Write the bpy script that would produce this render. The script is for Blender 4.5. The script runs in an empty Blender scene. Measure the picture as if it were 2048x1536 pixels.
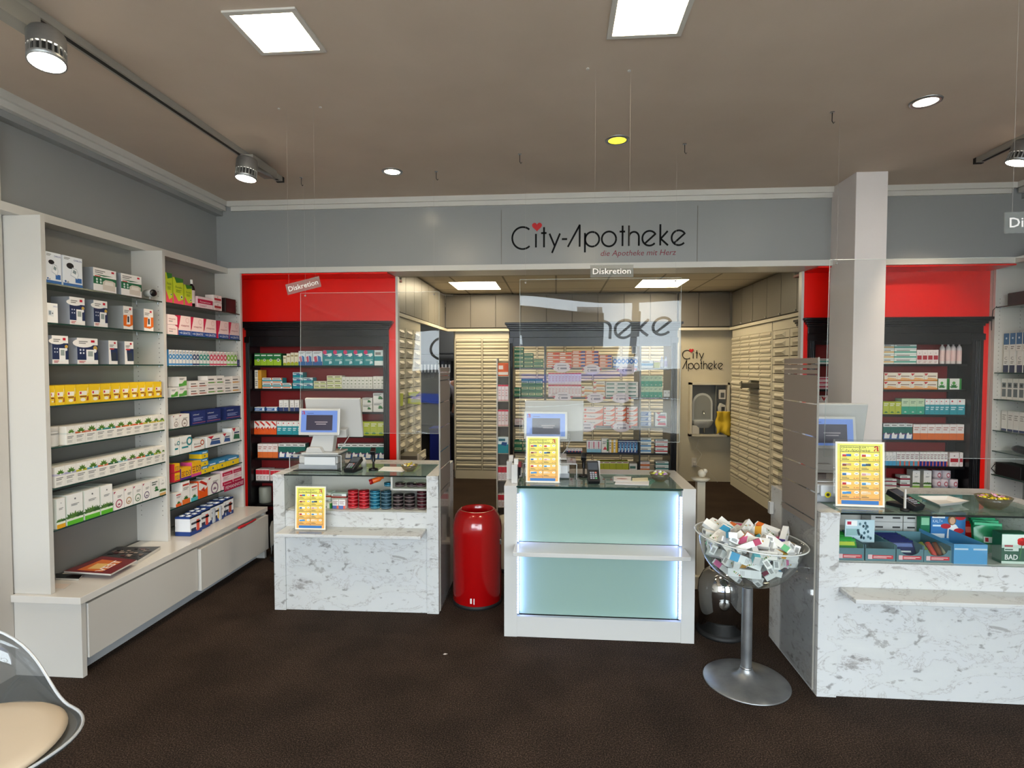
import bpy, math, random
from mathutils import Vector, Matrix
random.seed(7)
SC = bpy.context.scene
COL = SC.collection
PI = math.pi

# ------------------------------------------------------------------ camera
F = 1098.6; YAW, PITCH, ROLL = math.radians(4.5526), math.radians(-1.9585), math.radians(0.0316)
CX, CY = 1024.5, 770.0
CAMPOS = Vector((0, 0, 1.65))
_fw = Vector((-math.sin(YAW)*math.cos(PITCH), math.cos(YAW)*math.cos(PITCH), math.sin(PITCH)))
_rt0 = Vector((math.cos(YAW), math.sin(YAW), 0)); _up0 = _rt0.cross(_fw)
_rt = _rt0*math.cos(ROLL)+_up0*math.sin(ROLL); _up = _up0*math.cos(ROLL)-_rt0*math.sin(ROLL)
cam_data = bpy.data.cameras.new('camera'); cam = bpy.data.objects.new('camera', cam_data); COL.objects.link(cam)
cam.matrix_world = Matrix(((_rt.x, _up.x, -_fw.x, CAMPOS.x), (_rt.y, _up.y, -_fw.y, CAMPOS.y), (_rt.z, _up.z, -_fw.z, CAMPOS.z), (0, 0, 0, 1)))
cam_data.sensor_width = 36; cam_data.lens = 36*F/2048; cam_data.shift_y = 2/2048; cam_data.clip_start = .05
SC.camera = cam

# ------------------------------------------------------------------ world, exposure, big lights
SC.view_settings.view_transform = 'Standard'; SC.view_settings.look = 'None'
SC.view_settings.exposure = .52; SC.view_settings.gamma = 1; SC.view_settings.use_curve_mapping = False
SC.cycles.use_denoising = True; SC.cycles.max_bounces = 10; SC.cycles.transparent_max_bounces = 24
SC.cycles.sample_clamp_indirect = 6
world = bpy.data.worlds.new('world'); SC.world = world; world.use_nodes = True
_bg = world.node_tree.nodes['Background']
_bg.inputs[0].default_value = (.90, .94, 1.0, 1); _bg.inputs[1].default_value = 11.5

def lamp(name, kind, loc, power, color=(1, 1, 1), size=.1, size_y=None, target=None, spot=None, portal=False, blend=.4):
    d = bpy.data.lights.new(name, kind); d.energy = power; d.color = color
    if kind == 'AREA':
        d.size = size
        if size_y: d.shape = 'RECTANGLE'; d.size_y = size_y
        if portal: d.cycles.is_portal = True
    elif kind == 'SPOT':
        d.spot_size = spot; d.spot_blend = blend; d.shadow_soft_size = size
    else:
        d.shadow_soft_size = size
    o = bpy.data.objects.new(name, d); COL.objects.link(o); o.location = loc
    if target is not None:
        o.rotation_euler = (Vector(target)-Vector(loc)).to_track_quat('-Z', 'Y').to_euler()
    return o
# daylight enters through the shop windows behind the camera
lamp('window_portal', 'AREA', (.35, -2.32, 1.55), 1, size=6.0, size_y=2.5, target=(.35, 5, 1.55), portal=True)

def at(px, py, ax, val):
    "world point seen at a pixel of the 2048x1536 frame where it meets the plane ax = val"
    d = _rt*((px-CX)/F) - _up*((py-CY)/F) + _fw
    i = 'xyz'.index(ax)
    return CAMPOS + d*((val-CAMPOS[i])/d[i])

# ------------------------------------------------------------------ materials
def lin(h):
    if not isinstance(h, str): return tuple(h)
    c = [int(h[i:i+2], 16)/255 for i in (0, 2, 4)]
    return tuple(x/12.92 if x <= .04045 else ((x+.055)/1.055)**2.4 for x in c)
_M = {}
def mat(col, rough=.55, metal=0, spec=.5, emit=0, coat=0):
    key = (col, rough, metal, spec, emit, coat)
    if key in _M: return _M[key]
    m = bpy.data.materials.new('m_'+str(col)); m.use_nodes = True
    b = m.node_tree.nodes['Principled BSDF']; c = (*lin(col), 1)
    b.inputs['Base Color'].default_value = c; b.inputs['Roughness'].default_value = rough
    b.inputs['Metallic'].default_value = metal; b.inputs['Specular IOR Level'].default_value = spec
    b.inputs['Coat Weight'].default_value = coat; b.inputs['Coat Roughness'].default_value = .05
    if emit: b.inputs['Emission Color'].default_value = c; b.inputs['Emission Strength'].default_value = emit
    _M[key] = m
    return m
def glass(name, tint='FFFFFF', refl=1.0, alpha=0.06, rough=0.0):
    "thin clear sheet: tinted see-through plus true mirror reflection by the angle of view"
    if name in _M: return _M[name]
    m = bpy.data.materials.new(name); m.use_nodes = True; nt = m.node_tree; nt.nodes.clear()
    o = nt.nodes.new('ShaderNodeOutputMaterial'); t = nt.nodes.new('ShaderNodeBsdfTransparent'); t.inputs[0].default_value = (*lin(tint), 1)
    g = nt.nodes.new('ShaderNodeBsdfGlossy'); g.inputs['Roughness'].default_value = rough
    f = nt.nodes.new('ShaderNodeFresnel'); ge = nt.nodes.new('ShaderNodeNewGeometry'); ior = nt.nodes.new('ShaderNodeMapRange')
    ior.inputs['To Min'].default_value = 1.5; ior.inputs['To Max'].default_value = 1/1.5; nt.links.new(ge.outputs['Backfacing'], ior.inputs[0]); nt.links.new(ior.outputs[0], f.inputs[0])
    mu = nt.nodes.new('ShaderNodeMath'); mu.operation = 'MULTIPLY'; mu.inputs[1].default_value = refl; mu.use_clamp = True
    mx = nt.nodes.new('ShaderNodeMixShader'); nt.links.new(f.outputs[0], mu.inputs[0]); nt.links.new(mu.outputs[0], mx.inputs[0])
    nt.links.new(t.outputs[0], mx.inputs[1]); nt.links.new(g.outputs[0], mx.inputs[2])
    if alpha:
        df = nt.nodes.new('ShaderNodeBsdfDiffuse'); df.inputs[0].default_value = (*lin('D8E0DE'), 1)
        m2 = nt.nodes.new('ShaderNodeMixShader'); m2.inputs[0].default_value = alpha
        nt.links.new(mx.outputs[0], m2.inputs[1]); nt.links.new(df.outputs[0], m2.inputs[2]); nt.links.new(m2.outputs[0], o.inputs[0])
    else: nt.links.new(mx.outputs[0], o.inputs[0])
    m.use_nodes = True; _M[name] = m
    return m
def nodes(name, build):
    if name in _M: return _M[name]
    m = bpy.data.materials.new(name); m.use_nodes = True; nt = m.node_tree
    build(nt, nt.nodes['Principled BSDF'], lambda t: nt.nodes.new('ShaderNode'+t), nt.links.new); _M[name] = m
    return m
def ramp(N, stops):
    r = N('ValToRGB'); e = r.color_ramp.elements
    while len(e) < len(stops): e.new(.5)
    for k, (p, c) in enumerate(stops): e[k].position = p; e[k].color = (*lin(c), 1)
    return r
def carpet(nt, b, N, L):
    tc = N('TexCoord'); n = N('TexNoise'); n.inputs['Scale'].default_value = 170; n.inputs['Detail'].default_value = 6
    n2 = N('TexNoise'); n2.inputs['Scale'].default_value = 3.0; n2.inputs['Detail'].default_value = 5
    L(tc.outputs['Object'], n.inputs[0]); L(tc.outputs['Object'], n2.inputs[0])
    r = ramp(N, [(.32, '18110D'), (.52, '382C24'), (.74, '6A574A')]); L(n.outputs[0], r.inputs[0])
    r2 = ramp(N, [(.35, 'D4D4D4'), (.65, 'FFFFFF')]); L(n2.outputs[0], r2.inputs[0])
    mx = N('Mix'); mx.data_type = 'RGBA'; mx.blend_type = 'MULTIPLY'; mx.inputs[0].default_value = 1
    L(r.outputs[0], mx.inputs[6]); L(r2.outputs[0], mx.inputs[7]); L(mx.outputs[2], b.inputs['Base Color'])
    b.inputs['Roughness'].default_value = .95; b.inputs['Specular IOR Level'].default_value = .15
    bp = N('Bump'); bp.inputs['Strength'].default_value = .6; bp.inputs['Distance'].default_value = .004; L(n.outputs[0], bp.inputs['Height']); L(bp.outputs[0], b.inputs['Normal'])
def marble(nt, b, N, L):
    tc = N('TexCoord'); mp = N('Mapping'); mp.inputs['Rotation'].default_value = (.3, .75, .4); mp.inputs['Scale'].default_value = (1.0, 1.0, 2.0); L(tc.outputs['Object'], mp.inputs[0])
    n = N('TexNoise'); n.inputs['Scale'].default_value = 3.4; n.inputs['Detail'].default_value = 12; n.inputs['Roughness'].default_value = .66; n.inputs['Distortion'].default_value = .8
    L(mp.outputs[0], n.inputs[0])
    r = ramp(N, [(.0, 'CDCECC'), (.490, 'C9CACA'), (.500, 'A9A5A3'), (.509, 'C8C9C8'), (.7, 'CCCDCB')]); L(n.outputs[0], r.inputs[0])
    n2 = N('TexNoise'); n2.inputs['Scale'].default_value = 5.5; n2.inputs['Detail'].default_value = 10; n2.inputs['Roughness'].default_value = .7; n2.inputs['Distortion'].default_value = .5; L(mp.outputs[0], n2.inputs[0])
    r2 = ramp(N, [(.60, 'FFFFFF'), (.625, 'D6D3D1'), (.72, 'BDB9B6')]); L(n2.outputs[0], r2.inputs[0])
    n3 = N('TexNoise'); n3.inputs['Scale'].default_value = 16; n3.inputs['Detail'].default_value = 6; L(mp.outputs[0], n3.inputs[0])
    r3 = ramp(N, [(.62, 'FFFFFF'), (.70, 'A8A4A2')]); L(n3.outputs[0], r3.inputs[0])
    mx = N('Mix'); mx.data_type = 'RGBA'; mx.blend_type = 'MULTIPLY'; mx.inputs[0].default_value = .95; m2 = N('Mix'); m2.data_type = 'RGBA'; m2.blend_type = 'MULTIPLY'; m2.inputs[0].default_value = .8
    L(r.outputs[0], mx.inputs[6]); L(r2.outputs[0], mx.inputs[7]); L(mx.outputs[2], m2.inputs[6]); L(r3.outputs[0], m2.inputs[7]); L(m2.outputs[2], b.inputs['Base Color']); b.inputs['Roughness'].default_value = .38
def tiles(nt, b, N, L):
    tc = N('TexCoord'); br = N('TexBrick'); br.offset = 0; br.inputs['Scale'].default_value = 1; br.inputs['Brick Width'].default_value = .625; br.inputs['Row Height'].default_value = .625
    br.inputs['Mortar Size'].default_value = .012; br.inputs['Mortar Smooth'].default_value = .1
    br.inputs['Color1'].default_value = (*lin('C8BDA8'), 1); br.inputs['Color2'].default_value = (*lin('C2B7A4'), 1); br.inputs['Mortar'].default_value = (*lin('857C6C'), 1)
    L(tc.outputs['Object'], br.inputs[0]); L(br.outputs[0], b.inputs['Base Color']); b.inputs['Roughness'].default_value = .8
def plaster(c1, c2, rough=.8):
    def f(nt, b, N, L):
        tc = N('TexCoord'); n = N('TexNoise'); n.inputs['Scale'].default_value = 2.3; n.inputs['Detail'].default_value = 8; L(tc.outputs['Object'], n.inputs[0])
        r = ramp(N, [(.3, c1), (.7, c2)]); L(n.outputs[0], r.inputs[0]); L(r.outputs[0], b.inputs['Base Color']); b.inputs['Roughness'].default_value = rough
        n3 = N('TexNoise'); n3.inputs['Scale'].default_value = 60; L(tc.outputs['Object'], n3.inputs[0])
        bp = N('Bump'); bp.inputs['Strength'].default_value = .08; bp.inputs['Distance'].default_value = .003; L(n3.outputs[0], bp.inputs['Height']); L(bp.outputs[0], b.inputs['Normal'])
    return f
def brushed(nt, b, N, L):
    tc = N('TexCoord'); n = N('TexNoise'); n.inputs['Scale'].default_value = 9; n.inputs['Detail'].default_value = 5; L(tc.outputs['Object'], n.inputs[0])
    r = ramp(N, [(.3, '86888A'), (.7, 'A6A8A9')]); L(n.outputs[0], r.inputs[0]); L(r.outputs[0], b.inputs['Base Color'])
    b.inputs['Metallic'].default_value = .85; b.inputs['Roughness'].default_value = .42
CARPET = nodes('carpet', carpet); MARBLE = nodes('marble', marble); TILES = nodes('ceiling_tiles', tiles); ALU = nodes('brushed', brushed)
CEIL = nodes('ceiling_paint', plaster('C2B09F', 'CAB8A7')); WHITEWALL = nodes('white_wall', plaster('BEB8B0', 'C6C1BA')); CREAMWALL = nodes('cream_wall', plaster('C4BCA6', 'CCC4AF'))
WHITE = mat('CDC9C2', .35); WHITEG = mat('C4C3C0', .18); GREYLAM = mat('959696', .25); GREYBACK = mat('8C8A86', .6); DGREY = mat('6F6A62', .4)
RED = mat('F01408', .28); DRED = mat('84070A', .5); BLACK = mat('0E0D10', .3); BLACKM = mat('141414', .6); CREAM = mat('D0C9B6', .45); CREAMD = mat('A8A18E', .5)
CHROME = mat('D8D8D8', .08, 1); STEEL = mat('B0B2B4', .3, 1); CLEAR = glass('clear_sheet', 'F8FAF9', 1.0, .015); SHELFGLASS = glass('shelf_glass', 'CFE3DA', 1.0, .10); EDGE = mat('1F3F38', .15)
ACRYL = glass('acrylic', 'F6F6F6', 1.0, .02); FROST = mat('877D76', .5)

# ------------------------------------------------------------------ mesh builder
_T = {}
def text_geo(s, bold=0):
    k = (s, bold)
    if k not in _T:
        c = bpy.data.curves.new('txt', 'FONT'); c.body = s; c.size = 1; c.resolution_u = 2; c.offset = bold
        o = bpy.data.objects.new('txt', c); m = o.to_mesh()
        _T[k] = ([tuple(v.co) for v in m.vertices], [tuple(p.vertices) for p in m.polygons]); o.to_mesh_clear(); bpy.data.objects.remove(o); bpy.data.curves.remove(c)
    return _T[k]
class MB:
    def __init__(s): s.v = []; s.f = []; s.mi = []; s.m = []; s.sm = []
    def _m(s, m):
        if m not in s.m: s.m.append(m)
        return s.m.index(m)
    def add(s, vs, fs, m, smooth=False):
        n = len(s.v); k = s._m(m); s.v += [tuple(v) for v in vs]
        for f in fs: s.f.append(tuple(i+n for i in f)); s.mi.append(k); s.sm.append(smooth)
        return s
    def box(s, x0, y0, z0, x1, y1, z1, m):
        x0, x1 = sorted((x0, x1)); y0, y1 = sorted((y0, y1)); z0, z1 = sorted((z0, z1))
        v = [(x, y, z) for z in (z0, z1) for y in (y0, y1) for x in (x0, x1)]
        return s.add(v, [(0, 2, 3, 1), (4, 5, 7, 6), (0, 1, 5, 4), (2, 6, 7, 3), (0, 4, 6, 2), (1, 3, 7, 5)], m)
    def rbox(s, c, size, m, rot=(0, 0, 0)):
        R = Matrix.Rotation(rot[2], 3, 'Z') @ Matrix.Rotation(rot[1], 3, 'Y') @ Matrix.Rotation(rot[0], 3, 'X')
        v = [Vector(c)+R@Vector((x*size[0]/2, y*size[1]/2, z*size[2]/2)) for z in (-1, 1) for y in (-1, 1) for x in (-1, 1)]
        return s.add(v, [(0, 2, 3, 1), (4, 5, 7, 6), (0, 1, 5, 4), (2, 6, 7, 3), (0, 4, 6, 2), (1, 3, 7, 5)], m)
    def prism(s, pts, a, b, m, ax='y'):
        "polygon pts in the plane across ax, swept from a to b"
        def P(p, t): return {'y': (p[0], t, p[1]), 'x': (t, p[0], p[1]), 'z': (p[0], p[1], t)}[ax]
        n = len(pts); v = [P(p, a) for p in pts]+[P(p, b) for p in pts]
        return s.add(v, [tuple(range(n)), tuple(range(2*n-1, n-1, -1))]+[(i, i+n, (i+1) % n+n, (i+1) % n) for i in range(n)], m)
    def lathe(s, prof, c, m, n=32, smooth=True, cap=False, axis=None):
        vs = []; fs = []; R = Vector((0, 0, 1)).rotation_difference(Vector(axis)).to_matrix() if axis else Matrix.Identity(3)
        for r, z in prof:
            for k in range(n):
                a = 2*PI*k/n; vs.append(Vector(c)+R@Vector((r*math.cos(a), r*math.sin(a), z)))
        for i in range(len(prof)-1):
            for k in range(n): j = (k+1) % n; fs.append((i*n+k, i*n+j, (i+1)*n+j, (i+1)*n+k))
        s.add(vs, fs, m, smooth)
        if cap:
            s.add(vs[:n], [tuple(range(n-1, -1, -1))], m); s.add(vs[-n:], [tuple(range(n))], m)
        return s
    def cyl(s, a, b, r, m, n=16, r2=None):
        a, b = Vector(a), Vector(b); return s.lathe([(r, 0), (r if r2 is None else r2, (b-a).length)], a, m, n, True, True, (b-a).normalized())
    def tube(s, pts, r, m, n=8):
        pts = [Vector(p) for p in pts]; vs = []; fs = []
        for i, p in enumerate(pts):
            d = (pts[min(i+1, len(pts)-1)]-pts[max(i-1, 0)]).normalized(); u = d.orthogonal().normalized()
            if i: 
                u = (pu-d*pu.dot(d)); u = u.normalized() if u.length > 1e-6 else d.orthogonal().normalized()
            pu = u; w = d.cross(u)
            for k in range(n): a = 2*PI*k/n; vs.append(p+u*r*math.cos(a)+w*r*math.sin(a))
        for i in range(len(pts)-1):
            for k in range(n): j = (k+1) % n; fs.append((i*n+k, i*n+j, (i+1)*n+j, (i+1)*n+k))
        s.add(vs, fs, m, True); s.add(vs[:n], [tuple(range(n-1, -1, -1))], m); return s.add(vs[-n:], [tuple(range(n))], m)
    def ball(s, c, r, m, n=12, sz=1):
        return s.lathe([(max(1e-4, r*math.sin(PI*i/n)), -r*sz*math.cos(PI*i/n)) for i in range(n+1)], c, m, n*2)
    def grid(s, fn, nu, nv, m, smooth=True):
        vs = [fn(i/nu, j/nv) for j in range(nv+1) for i in range(nu+1)]
        return s.add(vs, [(j*(nu+1)+i, j*(nu+1)+i+1, (j+1)*(nu+1)+i+1, (j+1)*(nu+1)+i) for j in range(nv) for i in range(nu)], m, smooth)
    def poly(s, pts, m): return s.add(pts, [tuple(range(len(pts)))], m)
    def text(s, t, o, ux, uz, height, m, width=None, shear=0, bold=0, center=False):
        "flat lettering: o is the lower left corner, ux/uz unit vectors of writing and up, height the cap height"
        vs, fs = text_geo(t, bold)
        if not vs: return s
        x0 = min(v[0] for v in vs); x1 = max(v[0] for v in vs); k = height/.73; kx = k if width is None else width/(x1-x0)
        o = Vector(o); ux = Vector(ux); uz = Vector(uz); off = -(x1-x0)*kx/2 if center else 0
        return s.add([o+ux*((v[0]-x0)*kx+off+shear*v[1]*k)+uz*(v[1]*k) for v in vs], fs, m)
    def ribbon(s, pts, w, o, ux, uz, m, closed=False):
        "a pen stroke of width w through 2-D points"
        o = Vector(o); ux = Vector(ux); uz = Vector(uz); P = [Vector(p) for p in pts]; L = []; n = len(P)
        for i, p in enumerate(P):
            a = P[i-1] if (i or closed) else P[0]; b = P[(i+1) % n] if (i < n-1 or closed) else P[-1]
            d = (b-a).normalized(); nn = Vector((-d.y, d.x))*w/2; L += [p+nn, p-nn]
        fs = [(2*i, 2*i+1, 2*i+3, 2*i+2) for i in range(n-1)]+([(2*n-2, 2*n-1, 1, 0)] if closed else [])
        return s.add([o+ux*q.x+uz*q.y for q in L], fs, m)
    def build(s, name, parent=None, loc=None, rz=0, bevel=0, solid=0, sub=0):
        me = bpy.data.meshes.new(name); me.from_pydata(s.v, [], s.f)
        for m in s.m: me.materials.append(m)
        me.polygons.foreach_set('material_index', s.mi); me.polygons.foreach_set('use_smooth', s.sm); me.update()
        o = bpy.data.objects.new(name, me); COL.objects.link(o)
        if parent: o.parent = parent
        if loc: o.location = loc
        if rz: o.rotation_euler.z = rz
        if sub: md = o.modifiers.new('sub', 'SUBSURF'); md.levels = sub; md.render_levels = sub
        if solid: md = o.modifiers.new('solid', 'SOLIDIFY'); md.thickness = solid; md.offset = 0
        if bevel: md = o.modifiers.new('bevel', 'BEVEL'); md.width = bevel; md.segments = 2; md.limit_method = 'ANGLE'
        return o
def tag(o, label=None, cat=None, group=None, kind=None):
    for k, v in (('label', label), ('category', cat), ('group', group), ('kind', kind)):
        if v: o[k] = v
    return o
def empty(name, loc, label, cat, group=None, rz=0):
    o = bpy.data.objects.new(name, None); COL.objects.link(o); o.location = loc; o.rotation_euler.z = rz; o.empty_display_size = .05
    return tag(o, label, cat, group)
def struct(name, mb, **k): return tag(mb.build(name, **k), kind='structure')
def B(*a): return MB().box(*a)
def copy_tree(o, parent=None):
    c = o.copy(); COL.objects.link(c)
    if parent: c.parent = parent
    for ch in list(o.children): copy_tree(ch, c)
    return c
# ------------------------------------------------------------------ the room
H = 3.045; XL, XR, YT = -2.78, 3.476, 4.49; ZT = 2.435
struct('floor', B(-4.2, -2.4, -.05, 4.2, 10, 0, CARPET))
struct('ceiling', B(XL-.3, -2.4, H, XR+.4, YT+.2, H+.06, CEIL))
struct('wall_left', B(-3.1, -2.3, 0, -2.87, 2.66, H, WHITEWALL).box(-3.1, 2.66, 0, -2.92, 4.8, H, WHITEWALL))
struct('wall_right', B(3.78, -2.3, 0, 3.95, 4.8, H, WHITEWALL))
# header board over the openings, lettered; upper boards along both side walls
m = B(-2.9, 4.53, ZT+.03, 3.6, 4.76, H, GREYLAM)
for x in (-.449, 1.124): m.box(x-.002, 4.526, ZT+.05, x+.002, 4.531, 2.93, DGREY)
struct('wall_header', m)
struct('wall_upper_left', B(-3.05, -2.3, ZT+.03, -2.90, 4.53, H, GREYLAM).box(-2.902, 2.30, ZT+.05, -2.898, 2.304, 2.94, DGREY))
struct('wall_upper_right', B(3.6, -2.3, ZT+.03, 3.75, 4.53, H, GREYLAM))
# white ledge strip and stepped cornice, each run on its own
struct('trim_1', B(-2.9, YT, ZT, 2.15, 4.76, ZT+.045, WHITE).box(2.36, YT, ZT, XR, 4.76, ZT+.045, WHITE))
struct('trim_2', B(-2.92, -2.3, ZT, XL, YT, ZT+.045, WHITE))
struct('trim_3', B(XR, -2.3, ZT, 3.78, YT, ZT+.045, WHITE))
def cornice(name, run):
    m = MB(); run(m, 0, H-.042, H); run(m, .022, H-.078, H-.042); run(m, .06, H-.115, H-.078) ; return struct(name, m)
cornice('trim_4', lambda m, d, a, b: m.box(XL+d, YT+d, a, 2.15, 4.54, b, WHITE if d < .05 else GREYLAM).box(2.36, YT+d, a, XR-d, 4.54, b, WHITE if d < .05 else GREYLAM))
cornice('trim_5', lambda m, d, a, b: m.box(-2.91, -2.3, a, XL-d, YT+d, b, WHITE if d < .05 else GREYLAM))
cornice('trim_6', lambda m, d, a, b: m.box(XR+d, -2.3, a, 3.62, YT+d, b, WHITE if d < .05 else GREYLAM))
struct('column', B(2.147, 4.176, 0, 2.365, 4.53, H, nodes('column_paint', plaster('DAD2D0', 'E0D8D6'))), bevel=.003)
# shop window behind the viewer
W0, W1, Y0 = -2.7, 3.3, -2.3
struct('wall_shopfront', B(-3.1, Y0-.1, 0, W0, Y0, H, WHITEWALL).box(W1, Y0-.1, 0, 3.95, Y0, H, WHITEWALL).box(W0, Y0-.1, 0, W1, Y0, .35, WHITEWALL).box(W0, Y0-.1, 2.78, W1, Y0, H, WHITEWALL))
for k in range(3):
    a = W0+k*2.0; g = struct('window_%d' % (k+1), B(a, Y0-.06, .35, a+.06, Y0, 2.78, WHITE).box(a+1.94, Y0-.06, .35, a+2.0, Y0, 2.78, WHITE).box(a+.06, Y0-.06, .35, a+1.94, Y0, .41, WHITE).box(a+.06, Y0-.06, 2.72, a+1.94, Y0, 2.78, WHITE))
    B(a+.06, Y0-.04, .41, a+1.94, Y0-.035, 2.72, glass('window_glass', 'F6FAFA', 1, 0)).build('window_pane', g)
struct('street', B(-14, -14, -.12, 14, Y0-.1, -.06, mat('C6C2BA', .8)))
f = B(-14, -14, 0, 2.2, -13.5, 2.2, mat('8C857A', .8)).box(-14, -13.55, 2.2, 2.2, -13.3, 2.35, mat('4D4F52', .7)).box(2.2, -14, 0, 14, -13.5, 1.15, mat('8C857A', .8)).box(-6, -13.48, 1.0, 3, -13.4, 1.35, mat('2B4FC4', .7))
for x in range(-12, 0, 4): f.box(x, -13.52, 1.4, x+2.2, -13.45, 2.1, mat('3A4654', .2))
struct('wall_street_opposite', f)
# ---- back room
BC = 2.70
struct('ceiling_back', B(-1.65, 4.76, BC, 2.6, 8.1, BC+.05, TILES).box(-4, 4.9, BC+.01, -1.65, 10, BC+.05, TILES))
struct('wall_back', B(-1.5, 8.02, 0, 2.6, 8.2, BC+.05, CREAMWALL).box(-4, 9.8, 0, -1.1, 9.95, BC+.05, mat('4A4843', .8)).box(-1.2, 8.2, 0, -1.1, 9.8, BC, mat('4A4843', .8)))
struct('wall_back_left', B(-1.98, 5.08, 0, -1.71, 6.42, BC+.05, mat('4A4843', .8)).box(-4, 6.3, 0, -1.98, 6.42, BC+.05, mat('4A4843', .8)).box(-4.1, 6.3, 0, -4, 9.95, BC+.05, mat('4A4843', .8)))
struct('wall_back_right', B(2.56, 5.08, 0, 2.7, 8.1, BC+.05, CREAMWALL))
# red niches either side of the opening: panels, liners and white end strips
def niche(n, x0, x1, w, side):
    m = B(x0, 4.76, 2.035, x1, 4.80, ZT, RED)
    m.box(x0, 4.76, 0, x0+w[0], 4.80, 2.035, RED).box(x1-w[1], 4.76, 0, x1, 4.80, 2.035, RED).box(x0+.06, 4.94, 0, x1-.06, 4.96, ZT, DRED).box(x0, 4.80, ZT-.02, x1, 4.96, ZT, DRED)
    m.box(x0, 4.76, ZT-.012, x1, YT+.02, ZT-.001, RED)
    struct('wall_niche_%s' % side, m)
    e = x1 if side == 'left' else x0-.02
    struct('trim_%d' % n, B(e, 4.745, 0, e+.02, 4.80, ZT, WHITE))
niche(7, -2.82, -1.404, (.07, .07), 'left'); niche(8, 2.046, 3.50, (.04, .055), 'right')
struct('trim_9', B(-1.384, 4.76, ZT, -1.36, 4.8, BC, WHITE).box(-1.384, 4.76, ZT+.0, 2.026, 4.80, BC+.02, CREAMD))
struct('wall_side_panel', B(-2.9, 4.5, 0, -2.82, 4.96, ZT, WHITE))
struct('wall_far_right', B(3.502, 4.74, 0, 3.95, 4.80, H, WHITE))
struct('wall_light_seal', B(-3.1, 4.97, 0, -1.72, 5.06, BC+.1, BLACKM).box(2.16, 4.97, 0, 3.95, 5.06, BC+.1, BLACKM).box(-3.1, 4.77, ZT+.01, -1.41, 4.97, ZT+.03, BLACKM).box(2.06, 4.77, ZT+.01, 3.95, 4.97, ZT+.03, BLACKM))  # unseen black closures added to keep outside light from leaking in

# ---- header lettering: single-width pen strokes
def arc(cx, cy, r, a0, a1, n=18, ry=None): return [(cx+r*math.cos(math.radians(a0+(a1-a0)*i/n)), cy+(ry or r)*math.sin(math.radians(a0+(a1-a0)*i/n))) for i in range(n+1)]
GL = {  # strokes with a baseline at 0 and an ascender at 1; advance width last
 'C': ([arc(.5, .44, .5, 50, 312, 26)], 1.085), 'i': ([[(.05, 0), (.05, .62)]], .295), 't': ([[(.14, 0), (.14, .92)], [(0, .65), (.26, .65)]], .40),
 'y': ([[(.0, .62), (.25, .05)], [(.50, .62), (.12, -.26)]], .59), '-': ([[(0, .36), (.25, .36)]], .28), 'A': ([[(0, 0), (.57, 1.0)], [(.56, 1.0), (.56, 0)]], .77),
 'p': ([[(.04, -.26), (.04, .62)], arc(.38, .33, .33, 0, 360, 26)], .83), 'o': ([arc(.335, .33, .335, 0, 360, 26)], .83), 'h': ([[(.04, 0), (.04, .92)], arc(.27, .40, .23, 180, 0, 12)+[(.50, 0)]], .66),
 'e': ([[(.12, .10), (.58, .50)]+arc(.33, .33, .33, 32, 318, 24)], .79), 'k': ([[(.04, 0), (.04, .95)], [(.38, .64), (.06, .30)], [(.06, .30), (.40, 0)]], .56)}
def pen(m, word, o, ux, uz, h, mt, w=.075, k=1.0):
    x = 0
    for ch in word:
        st, adv = GL[ch]
        for s in st: m.ribbon([((x+p[0])*h, p[1]*h) for p in s], w*h, o, ux, uz, mt)
        x += adv*k
    return x*h
def heart(m, c, ux, uz, s, mt):
    P = []
    for i in range(36):
        t = 2*PI*i/36; P.append(Vector(c)+Vector(ux)*(s*16*math.sin(t)**3/17)+Vector(uz)*(s*(13*math.cos(t)-5*math.cos(2*t)-2*math.cos(3*t)-math.cos(4*t))/17))
    m.poly(P, mt)
INK = mat('0A0A0B', .7, 0, .2)
g = empty('wall_lettering', (.35, 4.528, 2.6), 'black shop name lettering with red heart on grey header board', 'lettering')
m = MB(); a = at(1025, 496, 'y', 4.527); b = at(1378, 489, 'y', 4.527); hh = .178
wd = pen(MB(), 'City-Apotheke', a, (1, 0, 0), (0, 0, 1), hh, INK); kk = (b.x-a.x)/wd
pen(m, 'City-Apotheke', (a.x, 4.527, 2.620), (kk, 0, 0), (0, 0, 1), hh, INK, .085)
o = m.build('shop_name', g); o.matrix_parent_inverse = Matrix.Translation((-.35, -4.528, -2.6))
m = MB(); c = at(1074.5, 453, 'y', 4.526); heart(m, (c.x, 4.526, c.z), (1, 0, 0), (0, 0, 1), .043, mat('C01018', .4)); o = m.build('heart', g); o['label'] = 'red heart dotting the i'; o.matrix_parent_inverse = Matrix.Translation((-.35, -4.528, -2.6))
m = MB(); a = at(1201, 512, 'y', 4.527); b = at(1354, 508, 'y', 4.527); m.text('die Apotheke mit Herz', a, (1, 0, 0), (0, 0, 1), .047, mat('7A1A2C', .4), b.x-a.x-.01, .22); o = m.build('slogan', g); o['label'] = 'dark red italic slogan'; o.matrix_parent_inverse = Matrix.Translation((-.35, -4.528, -2.6))
m = MB(); a = at(1366, 717, 'y', 7.99)
pen(m, 'City', (a.x, 8.008, a.z), (1, 0, 0), (0, 0, 1), .125, INK, .09, 1.05); a2 = at(1366, 738, 'y', 7.99); b2 = at(1449, 738, 'y', 7.99)
wd = pen(MB(), 'Apotheke', (0, 0, 0), (1, 0, 0), (0, 0, 1), .125, INK); pen(m, 'Apotheke', (a2.x, 8.008, a2.z), ((b2.x-a2.x)/wd, 0, 0), (0, 0, 1), .125, INK, .09)
c = at(1383.5, 701, 'y', 8); heart(m, (c.x, 8.006, c.z), (1, 0, 0), (0, 0, 1), .034, mat('C01018', .4))
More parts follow.
